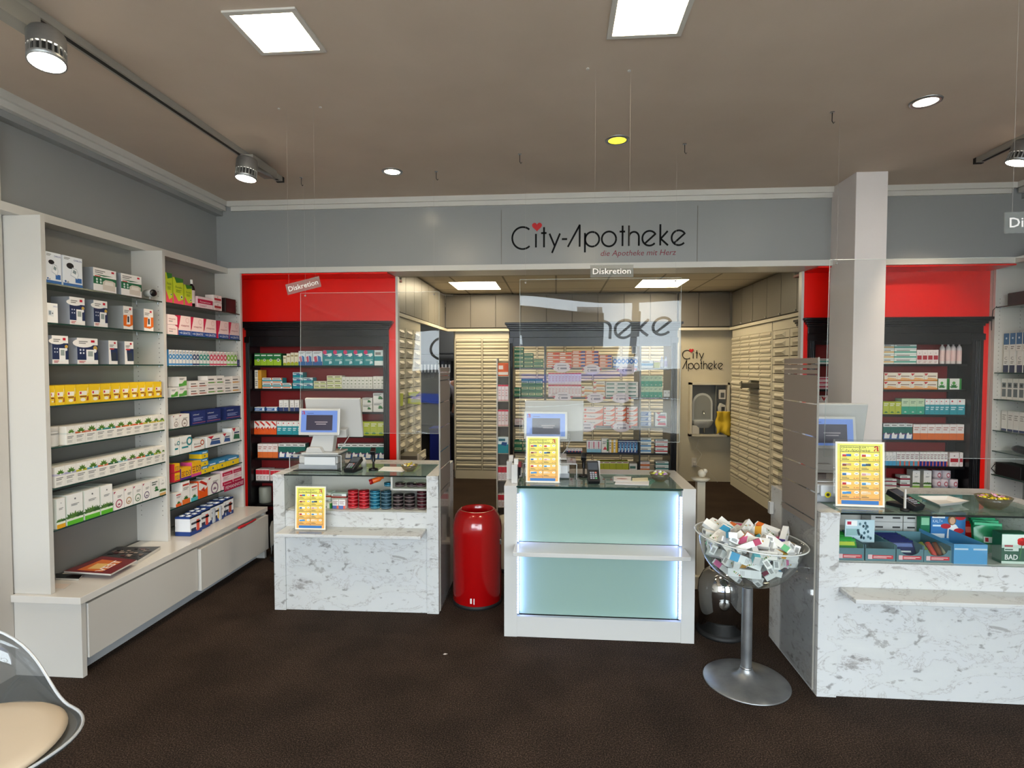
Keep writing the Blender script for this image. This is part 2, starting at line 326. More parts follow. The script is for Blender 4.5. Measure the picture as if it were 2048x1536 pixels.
tag(m.build('wall_lettering'), 'black two-line shop name on the cream rear wall', 'lettering')
# the same name written on the shop window behind, reversed when seen from inside
wa, wb = at(850, 665, 'y', 9.5).x, at(1302, 665, 'y', 9.5).x; wd = pen(MB(), 'City-Apotheke', (0, 0, 0), (1, 0, 0), (0, 0, 1), .42, INK)
m = MB(); pen(m, 'City-Apotheke', (wa, Y0-.03, 2.13), ((wb-wa)/wd, 0, 0), (0, 0, 1), .47, mat('1A2A33', .5), .1)
tag(m.build('window_lettering'), 'large dark name lettering on the shop window glass', 'lettering')
a, b = at(1046, 627, 'y', 9.5), at(1198, 700, 'y', 9.5)
tag(B(a.x, Y0+.03, b.z, b.x, Y0+.05, a.z, mat('5A5A5C', .7)).build('window_board'), 'added dark grey board behind the viewer blocking part of the window reflection', 'board')  # unseen board added to block the left part of the screen reflection
# ---- ceiling fittings
def panel_light(x0, y0, x1, y1, z, label, group, e, fr=.022):
    g = empty('ceiling_panel_light', ((x0+x1)/2, (y0+y1)/2, z), label, 'ceiling light', group); inv = Matrix.Translation((-(x0+x1)/2, -(y0+y1)/2, -z))
    m = MB()
    if fr: m.box(x0, y0, z-.008, x1, y0+fr, z, WHITE).box(x0, y1-fr, z-.008, x1, y1, z, WHITE).box(x0, y0+fr, z-.008, x0+fr, y1-fr, z, WHITE).box(x1-fr, y0+fr, z-.008, x1, y1-fr, z, WHITE)
    else: m.box(x0, y0, z-.004, x1, y1, z-.001, WHITE)
    a = m.build('frame', g); a.matrix_parent_inverse = inv
    a = B(x0+fr+.001, y0+fr+.001, z-.006, x1-fr-.001, y1-fr-.001, z-.004, mat('FFEBC4', .5, emit=e)).build('diffuser', g); a['label'] = 'glowing white diffuser'; a.matrix_parent_inverse = inv
panel_light(-1.315, 2.108, -1.015, 2.408, H, 'square recessed light panel at the left of the front ceiling', 'front ceiling panels', 36)
panel_light(.21, 2.108, .52, 2.408, H, 'square recessed light panel near the middle of the front ceiling', 'front ceiling panels', 36)
panel_light(-1.335, 6.78, -.745, 7.47, BC, 'long bright light panel over the slatted rear drawers', 'rear ceiling panels', 19, .004)
panel_light(1.04, 6.78, 1.60, 7.45, BC, 'long bright light panel above the rear sink corner', 'rear ceiling panels', 19, .004)
for (px, py), lab, c, e in (((785, 343), 'small round recessed downlight above the left counter', 'FFF0C8', 22), ((1235, 280), 'small yellowish round downlight above the middle counter', 'F0D830', 2.2), ((1852, 203), 'small round recessed downlight above the right counter', 'FFF4D8', 22)):
    p = at(px, py, 'z', H); g = empty('ceiling_downlight', (p.x, p.y, H), lab, 'ceiling light', 'round downlights')
    MB().lathe([(.075, 0), (.073, -.006), (.056, -.006), (.054, -.001)], (0, 0, 0), STEEL).build('rim', g); MB().lathe([(.055, -.003), (.001, -.003)], (0, 0, 0), mat(c, .5, emit=e)).build('lamp_face', g)
    if e > 5: lamp('downlight', 'SPOT', (p.x, p.y, H-.02), 34, (1, .86, .66), .04, target=(p.x, p.y+.001, 0), spot=1.7, blend=.7)
def track(x, y0, y1, lab):
    g = empty('lighting_track', (x, y1, H), lab, 'light track', 'ceiling light tracks')
    MB().box(-.024, y0-y1, -.034, .024, 0, -.001, mat('9A958C', .4)).build('rail', g); B(-.008, y0-y1, -.036, .012, -.03, -.0335, BLACKM).build('slot', g); B(-.026, -.002, -.037, .026, .022, 0, BLACKM).build('end_cap', g)
track(-2.035, -.6, 3.95, 'long grey light track along the left ceiling edge'); track(2.818, -.6, 3.955, 'grey light track with black end at the right ceiling edge')
def spot(loc, aim, box, lab, power, tgt, r=.062, hgt=.125):
    d = Vector(aim).normalized(); g = empty('track_spotlight', loc, lab, 'spotlight', 'track spotlights')
    m = MB().lathe([(.001, -hgt), (r*.9, -hgt), (r, -hgt*.9), (r, -hgt*.42)], (0, 0, 0), ALU, axis=d, n=28)
    m.lathe([(r*.86, -hgt*.42), (r*.86, -.012)], (0, 0, 0), BLACKM, axis=d, n=28).build('lamp_body', g)
    m = MB(); u = d.orthogonal().normalized(); w = d.cross(u)
    for k in range(20):
        a = 2*PI*k/20; q = (u*math.cos(a)+w*math.sin(a)); t = (-u*math.sin(a)+w*math.cos(a))
        p0 = q*r*.84-d*hgt*.44; vs = []
        for dd in (0, hgt*.40):
            for rr in (0, r*.15):
                for tt in (-.0028, .0028): vs.append(p0+d*dd+q*rr+t*tt)
        m.add(vs, [(0, 2, 3, 1), (4, 5, 7, 6), (0, 1, 5, 4), (2, 6, 7, 3), (0, 4, 6, 2), (1, 3, 7, 5)], ALU)
    m.build('cooling_fins', g); MB().lathe([(r, -.016), (r*1.0, 0), (r*.92, 0)], (0, 0, 0), ALU, axis=d, n=28).build('front_rim', g)
    MB().lathe([(r*.92, -.002), (.001, -.002)], (0, 0, 0), mat('FFF3DC', .5, emit=30), axis=d, n=28).build('lens', g)
    if box: B(*box, mat('8E8A82', .5)).build('driver_box', g)
    MB().tube([(0, 0, .02), (0, 0, H-loc[2]-.03)], .011, ALU).build('stem', g) if not box else MB().tube([-d*hgt*.7, (box[3]-.02, box[4]-.03, box[2]+.01)], .012, ALU).build('arm', g)
    lamp('track_spot_light', 'SPOT', Vector(loc)+d*.03, power*.5, (1, .83, .62), .04, target=tgt, spot=1.15, blend=.6)
spot((-1.93, 1.98, 2.80), (.15, -.15, -1), (-.14, -.25, .14, -.07, .05, .205), 'cylindrical grey spotlight at the near end of the left track', 55, (-2.6, 2.9, .6))
spot((-1.905, 3.28, 2.80), (-.05, -.10, -1), (-.12, .14, .15, -.03, .44, .205), 'cylindrical grey spotlight near the far end of the left track', 60, (-2.55, 4.0, .9))
spot((2.72, 3.52, 2.85), (-.30, .12, -1), (.06, -.3, .10, .16, .0, .155), 'cylindrical grey spotlight at the right ceiling corner', 50, (2.8, 4.5, 1.8))
for k, (px, py) in enumerate(((603, 355), (873, 343), (1040, 308), (1370, 288), (1665, 224), (1176, 137), (1259, 141), (558, 217), (641, 214))):
    p = at(px, py, 'z', H); big = k < 5
    where = ['left end of the left screen', 'right end of the left screen', 'left end of the middle screen', 'right end of the middle screen', 'left end of the right screen', 'left wire of the middle discretion sign', 'right wire of the middle discretion sign', 'left wire of the left discretion sign', 'right wire of the left discretion sign'][k]
    m = MB().cyl((0, 0, -.004), (0, 0, 0), .012 if big else .008, STEEL if big else WHITE)
    if big: m.tube([(0, 0, -.004), (0, 0, -.05), (.008, 0, -.062), (.014, 0, -.054)], .0022, BLACKM, 6)
    tag(m.build('ceiling_hook', loc=(p.x, p.y, H)), ('small screw hook' if big else 'small white button')+' in the ceiling above the '+where, 'hook', 'ceiling hooks')
# ---- hanging clear screens
def screen(x0, x1, yy, z0, z1, tilt, lab, rz=0):
    cx = (x0+x1)/2; g = empty('hanging_screen', (cx, yy, z1), lab, 'screen', 'hanging clear screens', rz); w = (x1-x0)/2; hgt = z1-z0
    def P(u, v):
        x = -w+2*w*u; z = -hgt*v; y = tilt*z+.0012*math.sin(u*5+v*3)+.0008*math.sin(v*6+u*2); return (x, y, z)
    MB().grid(P, 24, 24, CLEAR).build('clear_sheet', g)
    e = MB()
    for a, b in (((0, 0), (1, 0)), ((0, 1), (1, 1)), ((0, 0), (0, 1)), ((1, 0), (1, 1))): e.tube([P(a[0]+(b[0]-a[0])*t/8, a[1]+(b[1]-a[1])*t/8) for t in range(9)], .0014, mat('B8C0BE', .2), 4)
    e.build('cut_edge', g)
    for u in (.035, .965): x = -w+2*w*u; q = MB().tube([(x, 0, -.02), (x, 0, H-z1-.055)], .0005, mat('A8A29C', .5), 4); q.cyl((x, -.004, -.02), (x, .006, -.02), .006, CHROME, 10); q.build('wire', g)
screen(-1.885, -.845, 3.95, 1.16, 2.19, .03, 'clear hanging screen over the left marble counter'); screen(-.235, .797, 3.60, 1.16, 2.215, -.006, 'clear hanging screen over the lit glass counter'); screen(1.50, 2.55, 3.17, 1.145, 2.235, -.02, 'clear hanging screen over the right marble counter')
def sign(x0, yy, z0, w, ang, lab, hgt=.058):
    g = empty('hanging_sign', (x0, yy, z0), lab, 'sign', 'discretion signs'); c, s = math.cos(ang), math.sin(ang); ux, uz = Vector((c, 0, s)), Vector((-s, 0, c))
    q = MB(); P = [Vector((0, 0, 0)), ux*w, ux*w+uz*hgt, uz*hgt]; q.add([p+Vector((0, d, 0)) for d in (0, .003) for p in P], [(0, 1, 2, 3), (7, 6, 5, 4), (0, 4, 5, 1), (1, 5, 6, 2), (2, 6, 7, 3), (3, 7, 4, 0)], glass('sign_sheet', 'D8D4D0', 1, .12)); q.build('sign_plate', g)
    q = MB().text('Diskretion', Vector((0, -.001, 0))+ux*.012+uz*.016, ux, uz, .028, mat('D4CECA', .5), w-.024, 0, .01); q.build('lettering', g)
    for u in (.02, w-.02): p = ux*u+uz*hgt; MB().tube([p, (p.x, 0, H-z0)], .00035, mat('A09A94', .5), 4).build('wire', g)
p = at(576, 590, 'y', 2.917); sign(p.x, 2.917, p.z, .195, .23, 'small clear discretion sign tilted in front of the left red niche')
p = at(1181, 555, 'y', 2.66); sign(p.x, 2.66, p.z, .203, .0, 'small clear discretion sign level with the white header ledge')
p = at(2010, 467, 'y', 1.65); sign(p.x, 1.65, p.z, .20, .03, 'small clear discretion sign cut by the frame at right')
# ------------------------------------------------------------------ left wall shelving
def off(o, v): o.matrix_parent_inverse = Matrix.Translation((-v[0], -v[1], -v[2])); return o
ZB = .438
SHL = [2.09, 1.88, 1.66, 1.438, 1.215, .995, .77]; SHR = [2.09, 1.87, 1.65, 1.43, 1.21, 1.02, .83, .65]
def wall_unit(side, sg, label, bays):
    xf, xb = sg*2.665 if sg < 0 else 3.50, sg*2.89 if sg < 0 else 3.75
    y0 = min(b[0] for b in bays); y1 = max(b[1] for b in bays)
    g = empty('wall_shelving', (xb, (y0+y1)/2, ZB), label, 'shelving'); L = (xb, (y0+y1)/2, ZB)
    ys = [bays[0][0]]+[b[1] for b in bays]
    for k, y in enumerate(ys):
        m = B(xf, y-.0125, ZB+.001, xb, y+.0125, ZT-.001, WHITE)
        if k:
            for q in (.035, .19):
                z = .62
                while z < 2.2:
                    x = xf+(-q if sg < 0 else q); m.box(x-.003, y-.0128, z-.003, x+.003, y-.0122, z+.003, mat('77736C')); z += .032
        off(m.build('side_panel', g), L)
    for (a, b, sh) in bays:
        off(B(xb, a+.0125, ZB+.001, xb-sg*-.012, b-.0125, ZT-.001, GREYBACK).build('back_panel', g), L)
        for z in sh:
            x0 = xf-(.008 if sg < 0 else -.008)
            s = off(B(x0+(.001 if sg < 0 else -.001), a+.014, z-.008, xb+(.014 if sg < 0 else -.014), b-.014, z-.0005, SHELFGLASS).box(x0-.0015, a+.014, z-.008, x0+.0015, b-.014, z, EDGE).build('glass_shelf', g), L); s['label'] = 'green glass shelf'
            pn = MB()
            for yy in (a+.018, b-.018):
                for q in (.035, .19): pn.cyl((xf+(-q if sg < 0 else q), yy, z-.019), (xf+(-q if sg < 0 else q), yy, z-.008), .005, STEEL, 8)
            off(pn.build('shelf_support', g), L)
    return g
wall_unit('left', -1, 'tall white shelving with green glass shelves built along the left wall', [(2.6825, 3.5675, SHL), (3.5675, 4.49, SHR)])
wall_unit('right', 1, 'tall white shelving with glass shelves at the far right wall', [(4.72, 3.75, [])][:0] or [(3.75, 4.715, [2.125, 1.602, 1.39, 1.14, .975, .785])])
# base cabinets below it
def base(sg, lab, lab2):
    xs, xw = (-2.475, -2.87) if sg < 0 else (3.3, 3.775); g = empty('base_cabinet', (xw, 3.6, 0), lab, 'cabinet'); L = (xw, 3.6, 0)
    xi = xs+sg*.012
    m = B(xi, 2.661, 0, xw, 2.69, .398, WHITE).box(xi, 4.482, 0, xw, 4.51, .398, WHITE).box(xi+sg*.03, 2.69, .08, xw, 4.482, .398, WHITE)
    off(m.build('body', g, bevel=.001), L)
    off(B(xi+sg*.075, 2.69, 0, xw, 4.482, .08, mat('B9BDC0', .5)).build('plinth', g), L)
    off(B(xs+sg*.005, 2.697, .092, xi+sg*.025, 3.592, .386, WHITE).build('drawer', g, bevel=.001), L)
    d = off(B(xs+sg*-.012, 3.605, .078, xi+sg*.025, 4.505, .372, WHITE).build('drawer', g, bevel=.001), L); d['label'] = 'drawer front standing slightly open'
    if sg < 0:
        q = MB().tube([(xs-.005, 4.10, .381), (xs+.012, 4.16, .385), (xs+.012, 4.24, .384), (xs-.002, 4.33, .381)], .006, mat('C81420', .5)); q.rbox((xs+.008, 4.12, .384), (.02, .09, .012), mat('C81420', .5)); q.build('red_cord'); tag(bpy.data.objects['red_cord'], 'crumpled red cord caught over the far drawer of the left wall', 'cord')
    tag(B(xs, 2.645, .40, xw, 4.52, ZB, mat('DAD5CE', .16)).build('worktop', bevel=.002), lab2, 'worktop')
base(-1, 'low white cabinet with two wide drawers along the left wall', 'glossy white worktop along the left wall under the shelving')
base(1, 'low white cabinet below the shelving of the right wall', 'white worktop along the right wall')

# ------------------------------------------------------------------ apothecary drawer walls
def louvre(w, h):
    m = B(-w/2+.004, 0, 0, w/2-.004, .012, h, mat('6F6750', .6)); m.prism([(.0, h*.98), (-.022, h*.80), (-.022, h*.62), (-.004, h*.40), (.0, h*.40)], -w/2+.006, w/2-.006, CREAM, 'x')  # dark backing colour stands in for shade between the slats
    m.prism([(.0, h*.36), (-.012, h*.25), (-.012, h*.06), (0, h*.02)], -w/2+.006, w/2-.006, CREAM, 'x'); return m
def stone(w, h):
    m = B(-w/2+.003, -.006, .006, w/2-.003, .012, h-.005, CREAM)
    m.add([(-w*.34, -.007, h*.12), (w*.30, -.007, h*.12), (w*.30, -.007, h*.72), (-w*.34, -.007, h*.72), (-w*.22, -.03, h*.46), (w*.18, -.03, h*.46)], [(0, 1, 5, 4), (1, 2, 5), (2, 3, 4, 5), (3, 0, 4)], CREAM)
    m.box(-w*.2, -.034, h*.38, w*.16, -.028, h*.46, CREAMD); return m
def drawers(loc, rz, cols, rows, w, h, z0, ztop, lab, fn, group, open_=None, vis=None):
    g = empty('apothecary_cabinet', loc, lab, 'drawer cabinet', group, rz); W = cols*w
    m = B(0, .01, 0, W, .05, ztop, mat('4E4838', .7)).box(0, -.008, ztop-.10, W, .012, ztop, CREAM).box(0, -.008, 0, W, .012, z0-.004, CREAM)  # carcass coloured dark to put shade into the gaps between drawers
    for c in range(cols+1): m.box(c*w-.008, -.01, z0, c*w+.008, .02, ztop-.1, CREAM)
    m.build('carcass', g); proto = None
    for c in range(cols):
        for r in range(rows):
            if vis and not vis(c, r): continue
            if proto is None: proto = fn(w-.016, h).build('drawer', g); o = proto
            else: o = proto.copy(); COL.objects.link(o)
            o.location = ((c+.5)*w, 0, z0+r*h)
            if open_ == (c, r): o.location.y = -.22; o['label'] = 'drawer pulled open'; B(-w/2+.02, .012, .01, w/2-.02, .215, h*.7, mat('6A6558')).build('drawer_box', o)
    return g
hh = (2.05-.13)/20
drawers((2.45, 7.86, 0), -PI/2, 4, 20, .35, hh, .13, 2.15, 'cream cabinet of narrow slatted drawers along the right side of the rear room', louvre, None, (2, 13))
drawers((2.45, 6.44, 0), -PI/2, 2, 20, .45, hh, .13, 2.15, 'cream cabinet of wide drawers beside the right red niche', stone, None)
drawers((-1.60, 5.09, 0), PI/2, 4, 18, .325, .107, .13, 2.15, 'cream cabinet of wide chunky drawers left of the rear room', stone, None, (1, 5))
names = ['first from the rear doorway', 'second from the rear doorway', 'third from the rear doorway', 'fourth, behind the black cabinet']
for k in range(4):
    drawers((-1.465+k*.80, 7.95, 0), 0, 2, 20, .395, hh, .13, 2.15, 'tall cream slatted drawer cabinet on the rear wall, '+names[k], louvre, 'slatted cabinets on the rear wall')
# grey overhead cupboards of the rear room
def cupboards(loc, rz, ws, lab, knob=True):
    g = empty('overhead_cupboard', loc, lab, 'cupboard', None, rz); W = sum(ws)
    B(0, .02, .0, W, .10, .49, mat('4E4A43', .6)).build('carcass', g); x = 0
    for i, w in enumerate(ws):
        d = B(x+.004, 0, .02, x+w-.004, .02, .485, DGREY).build('door', g)
        if knob: B(x+w-.03, -.012, .025, x+w-.014, 0, .04, WHITE).build('knob', d)
        x += w
    B(0, -.03, -.035, W, .02, .0, CREAM).build('ledge', g); return g
cupboards((-1.60, 7.915, 2.19), 0, [.366]*9, 'row of grey overhead cupboards along the rear wall left of the sign', False)
cupboards((1.72, 7.90, 2.19), 0, [.27, .43], 'pair of grey overhead cupboard doors above the rear shop sign', False)
cupboards((2.44, 7.88, 2.19), -PI/2, [.40, .40, .46, .40, .40, .40], 'grey overhead cupboards above the right drawer cabinets')
cupboards((-1.60, 5.09, 2.19), PI/2, [.35]*8, 'grey overhead cupboards above the left chunky drawers', False)
# dark side room behind: shelves of ring binders
g = empty('binder_shelf', (-1.95, 9.74, 0), 'dark shelf with ring binders in the rear doorway', 'shelf')
for z in (.6, 1.0, 1.42, 1.86): B(-.6, -.3, z, .5, 0, z+.02, BLACKM).build('board', g)
for k in range(9):
    o = B(0, 0, 0, .055, .22, .30, BLACKM if k % 3 else mat('2A2A30')).box(.012, -.002, .10, .043, 0, .24, mat('B8B6B0')).build('ring_binder', loc=(-2.38+k*.062, 9.5, 1.441))
    tag(o, 'black ring binder with pale spine label, %s in the row through the rear doorway' % ['first', 'second', 'third', 'fourth', 'fifth', 'sixth', 'seventh', 'eighth', 'last'][k], 'binder', 'ring binders in the rear doorway')
tag(B(-.19, -.15, 0, .19, .15, .62, mat('1C2B8C', .4)).box(-.2, -.16, .62, .2, .16, .65, mat('16226E', .4)).build('storage_bin', loc=(-1.85, 8.9, 0), bevel=.01), 'dark blue plastic storage bin in the rear doorway', 'bin')
# ------------------------------------------------------------------ sink recess
p = at(1378, 765, 'y', 7.99); q = at(1455, 872, 'y', 7.99)
g = empty('sink_recess', (p.x, 8.01, q.z), 'grey wall recess with small basin and arched splashback in the rear corner', 'sink'); L = (p.x, 8.01, q.z); NG = mat('6F7272', .4)
x0, x1, z0, z1 = p.x, q.x, q.z, p.z
off(B(x0, 7.90, z0, x0+.03, 8.015, z1, CREAM).box(x1-.03, 7.90, z0, x1, 8.015, z1, CREAM).box(x0, 7.90, z0, x1, 8.015, z0+.03, CREAM).box(x0, 7.90, z1-.03, x1, 8.015, z1, CREAM).build('surround', g), L)
off(B(x0+.03, 7.995, z0+.03, x1-.03, 8.012, z1-.03, NG).box(x0+.36, 7.93, z0+.03, x0+.37, 8.0, z1-.03, NG).build('back_plate', g), L)
cx = (x0+x0+.36)/2+.01; zb = z0+.22
m = MB().prism([(cx-.14, zb)]+[(cx+.14*math.cos(a), zb+.24+.15*math.sin(a)) for a in [PI-i*PI/12 for i in range(13)]]+[(cx+.14, zb)], 7.97, 7.994, mat('C8CCCC', .2), 'y')
m.prism([(cx-.115, zb+.02)]+[(cx+.115*math.cos(a), zb+.24+.12*math.sin(a)) for a in [PI-i*PI/12 for i in range(13)]]+[(cx+.115, zb+.02)], 7.966, 7.972, mat('8D908E', .3), 'y')
off(m.build('splashback', g), L)
def bas(u, v):
    a = PI*u; r = .15*(1-.35*v*v); return (cx-r*math.cos(a), 7.975-.13*math.sin(a)*(1-.4*v*v), zb-.10*v)
off(MB().grid(bas, 16, 6, mat('B9BDBD', .2)).prism([(cx-.15, 7.975)]+[(cx-.15*math.cos(PI*i/12), 7.975-.13*math.sin(PI*i/12)) for i in range(13)], zb-.004, zb+.004, mat('C8CCCC', .2), 'z').build('basin', g), L)
off(MB().tube([(cx, 7.97, zb+.13), (cx, 7.90, zb+.14), (cx, 7.88, zb+.10)], .009, CHROME).build('tap', g), L)
off(MB().cyl((cx+.02, 7.96, zb-.17), (cx+.02, 7.96, zb-.09), .012, CHROME).build('drain_pipe', g), L)
tag(B(-.05, -.03, 0, .05, .03, .12, WHITE).build('towel_dispenser', loc=(x0+.085, 7.938, z0+.032), bevel=.005), 'small white box at the bottom left of the sink recess', 'dispenser')
tag(MB().lathe([(.0001, 0), (.02, 0), (.024, .11), (.022, .11), (.019, .01), (.001, .01)], (0, 0, 0), WHITE).build('cup', loc=(x0+.40, 7.94, z0+.031)), 'small white cup on the floor of the sink recess', 'cup')
tag(B(-.045, -.03, 0, .045, .03, .13, WHITE).box(-.025, -.032, .02, .025, -.03, .09, mat('55585A')).build('soap_dispenser', loc=(x0+.45, 7.955, z1-.23), bevel=.006), 'white soap dispenser high in the sink recess', 'dispenser')
tag(MB().prism([(-.05, 0), (.05, .01), (.04, .11), (-.02, .14), (-.05, .08)], -.03, .03, mat('D8D8D2')).box(-.02, -.032, .03, .03, -.03, .09, mat('3A3E44')).build('soap_dispenser', loc=(x0+.45, 7.955, z0+.33), rz=.2), 'white angled hand disinfectant dispenser beside the rear basin', 'dispenser')
def cloth(u, v): return (-.10+.20*u+.012*math.sin(v*9+u*4), -.015*math.sin(u*11)-.012*math.cos(v*8), -.32*v*(1-.08*math.sin(u*5)))
tag(MB().grid(cloth, 18, 18, mat('D9B832', .85)).build('cleaning_cloth', loc=(x1-.09, 7.872, z0+.36), solid=.004), 'yellow cloth hanging at the edge of the sink recess', 'cloth')
p = at(1389, 925, 'y', 8.0); tag(B(-.035, -.015, -.065, .035, 0, .065, WHITE).box(-.02, -.03, -.045, .025, -.015, .01, WHITEG).build('wall_socket', loc=(p.x, 8.018, p.z), bevel=.004), 'white wall socket with plug below the sink recess', 'socket')
tag(MB().tube([(p.x+.02, 7.98, p.z-.03), (p.x+.10, 7.99, p.z+.12), (p.x+.02, 8.0, p.z+.22), (p.x+.06, 8.0, p.z+.34)], .003, WHITE, 5).tube([(p.x+.02, 7.98, p.z-.03), (p.x+.2, 7.98, p.z-.12), (p.x+.32, 7.97, p.z-.27)], .003, WHITE, 5).build('power_cord'), 'thin white power cord running up the rear cream wall', 'cord')

# ------------------------------------------------------------------ dark wooden display cabinets
def moulding(m, x0, x1, yf, yb, z0, z1, proj, mt):
    for t0, t1, d in ((0, .25, .15), (.25, .5, .45), (.5, .72, .7), (.72, 1, 1)): m.box(x0-proj*d, yf-proj*d, z0+(z1-z0)*t0, x1+proj*d, yb, z0+(z1-z0)*t1, mt)
def dark_cabinet(x0, x1, yf, yb, zt, shelves, lab, back, div=None, chz=.13, x0w=.05, x1w=.05, base=.5, lin0=0, lin1=0):
    g = empty('display_cabinet', ((x0+x1)/2, yf, 0), lab, 'display cabinet'); L = ((x0+x1)/2, yf, 0)
    m = MB(); moulding(m, x0, x1, yf, yb, zt-chz*.55, zt, .045, BLACK); m.box(x0, yf+.004, zt-chz, x1, yb, zt-chz*.55, BLACK); off(m.build('cornice', g, bevel=.003), L)
    off(B(x0+x0w, yf+.012, zt-chz-.09, x1-x1w, yf+.03, zt-chz, BLACK).build('valance', g), L)
    for a, b in ((x0, x0+x0w), (x1-x1w, x1)):
        m = B(a, yf, 0, b, yb, zt-chz, BLACK); c = (a+b)/2
        for k in (-1, 0, 1): m.cyl((c+k*.013, yf-.002, .3), (c+k*.013, yf-.002, zt-chz-.06), .005, BLACK, 6)
        m.box(a-.006, yf-.012, zt-chz-.055, b+.006, yf, zt-chz-.005, BLACK); off(m.build('post', g), L)
    if back: off(B(x0+x0w, yb-.012, base, x1-x1w, yb, zt-chz, back).build('back_panel', g), L)
    if lin0: off(B(x0+x0w, yf+.03, .31, x0+x0w+lin0, yb-.013, zt-chz, BLACK).build('side_lining', g), L)
    if lin1: off(B(x1-x1w-lin1, yb-.032, .31, x1-x1w, yb-.013, zt-chz, BLACK).build('side_lining', g), L)
    if div:
        for d in div: off(B(d-.008, yf+.004, .3, d+.008, yb, zt-chz, BLACK).build('divider', g), L)
    edges = [x0+x0w]+[d for d in (div or [])]+[x1-x1w]
    for k in range(len(edges)-1):
        for z in shelves: s = off(B(edges[k]+.013, yf+.03, z-.018, edges[k+1]-.013, yb-.013, z, BLACK).build('shelf', g), L)
    off(B(x0, yf, 0, x1, yb, .30, BLACK).build('base', g), L)
    return g
SHA = [at(640, y, 'y', 4.80).z for y in (731, 777.5, 823, 870, 917, 963, 1010)]
xa0, xa1 = at(508.5, 800, 'y', 4.80).x-.039, at(770.5, 800, 'y', 4.80).x+.053
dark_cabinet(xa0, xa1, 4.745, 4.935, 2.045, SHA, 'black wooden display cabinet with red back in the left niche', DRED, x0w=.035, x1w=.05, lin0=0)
SHB = [at(1850, y, 'y', 4.80).z for y in (728, 779, 829, 879.5, 932, 976.5)]
xb0, xb1 = at(1617, 700, 'y', 4.74).x, at(1931.5, 800, 'y', 4.80).x+.088
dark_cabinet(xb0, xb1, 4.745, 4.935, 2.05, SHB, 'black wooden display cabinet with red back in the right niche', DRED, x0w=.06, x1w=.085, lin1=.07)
SHC = [at(1200, y, 'y', 5.60).z for y in (736, 794.5, 851.5, 905, 939.5)]
dark_cabinet(at(1028, 800, 'y', 5.6).x-.038, 1.20, 5.55, 5.95, 2.09, SHC, 'wide black open-backed display cabinet in the middle of the rear room', None, div=[at(1090.5, 800, 'y', 5.6).x, at(1279.3, 800, 'y', 5.6).x], chz=.15, x0w=.03, x1w=.06)

# ------------------------------------------------------------------ sales counters
def marble_counter(name_lab, loc, W, D, hz, pil, shelf_z, ledge, rz, back_strip, glass_front=0, bottom=.0):
    "front left corner at loc; x along the front, y to the back"
    g = empty('sales_counter', loc, name_lab, 'counter', None, rz); t = .026
    for a, b in ((0, pil), (W-pil, W)):
        B(a, 0, 0, b, D, hz-t, MARBLE).build('side_panel', g)
        B(a, -.006, hz-t+.0005, b, D, hz, MARBLE).build('side_top', g)
    B(pil, .012, 0, W-pil, .035, shelf_z-.002, MARBLE).build('front_panel', g)
    B(pil+.01, ledge[1], ledge[0]-.022, W-pil-.005, .012, ledge[0], MARBLE).build('bag_ledge', g, bevel=.004)
    s = B(pil, .035, shelf_z-.02, W-pil, D-.15, shelf_z, WHITE).build('display_shelf', g)
    B(pil, D-.16, 0, W-pil, D-.145, hz-t, WHITE).build('inner_back', g)
    B(pil, D-.17, hz-t, W-pil, D, hz, MARBLE).build('back_top', g)
    gt = B(pil-.004, .0, hz-.0085, W-pil+.004, D-.172, hz-.0005, SHELFGLASS).box(pil-.004, -.004, hz-.009, W-pil+.004, .0, hz, mat('0E1A18', .15)).build('glass_top', g); gt['label'] = 'dark-edged glass top'
    if glass_front: B(pil, .014, shelf_z, W-pil, .020, shelf_z+glass_front, CLEAR).build('front_glass', g)
    return g
AH, AX, AY, ARZ = .925, -1.893, 3.530, math.radians(1.2)
A_ = marble_counter('white marbled counter with glass top at the left, tins on display', (AX, AY, 0), 1.122, .60, AH, .078, .6785, (.572, -.165), ARZ, .2)
B(.78, .10, .803, 1.042, .42, .815, WHITE).box(.775, .10, .803, .787, .42, .898, WHITE).build('upper_shelf', A_)
RH, RX, RY = .93, 1.306, 2.805
R_ = marble_counter('large white marbled counter with glass top at the right edge', (RX, RY, 0), 1.22, .62, RH, .093, .6785, (.555, -.14), 0, .2, .105)
# backlit white counter in the middle
MX, MY, MW, MD, MH = -.309, 3.290, 1.135, .585, .927
g = M_ = empty('sales_counter', (MX, MY, 0), 'white counter with backlit frosted glass front in the middle', 'counter'); GL_ = nodes('frosted', lambda nt, b, N, L: (b.inputs['Base Color'].__setattr__('default_value', (*lin('8DA79D'), 1)), b.inputs.__getitem__('Roughness').__setattr__('default_value', .22)))
for a, b in ((0, .078), (MW-.078, MW)):
    B(a, 0, 0, b, MD, MH-.022, WHITEG).build('side_panel', g); B(a, -.002, MH-.0215, b, MD, MH, WHITEG).build('side_top', g)
B(.078, .004, 0, MW-.078, .03, .125, WHITEG).build('front_plinth', g)
B(.078, .045, .125, MW-.078, .055, .545, GL_).build('frosted_panel', g); B(.078, .045, .575, MW-.078, .055, MH-.025, GL_).build('frosted_panel', g)
B(.065, -.155, .548, MW-.06, .045, .573, WHITEG).build('bag_ledge', g, bevel=.003)
B(.078, MD-.17, MH-.03, MW-.078, MD, MH, WHITEG).build('back_top', g); B(.078, MD-.2, 0, MW-.078, MD-.18, MH-.031, WHITEG).build('inner_back', g)
B(.078, .06, .78, MW-.078, MD-.2, .79, WHITEG).build('inner_shelf', g)
gt = B(.074, .0, MH-.009, MW-.074, MD-.172, MH-.001, SHELFGLASS).box(.074, -.004, MH-.009, MW-.074, .0, MH, mat('12302C', .15)).build('glass_top', g); gt['label'] = 'green-edged glass top'
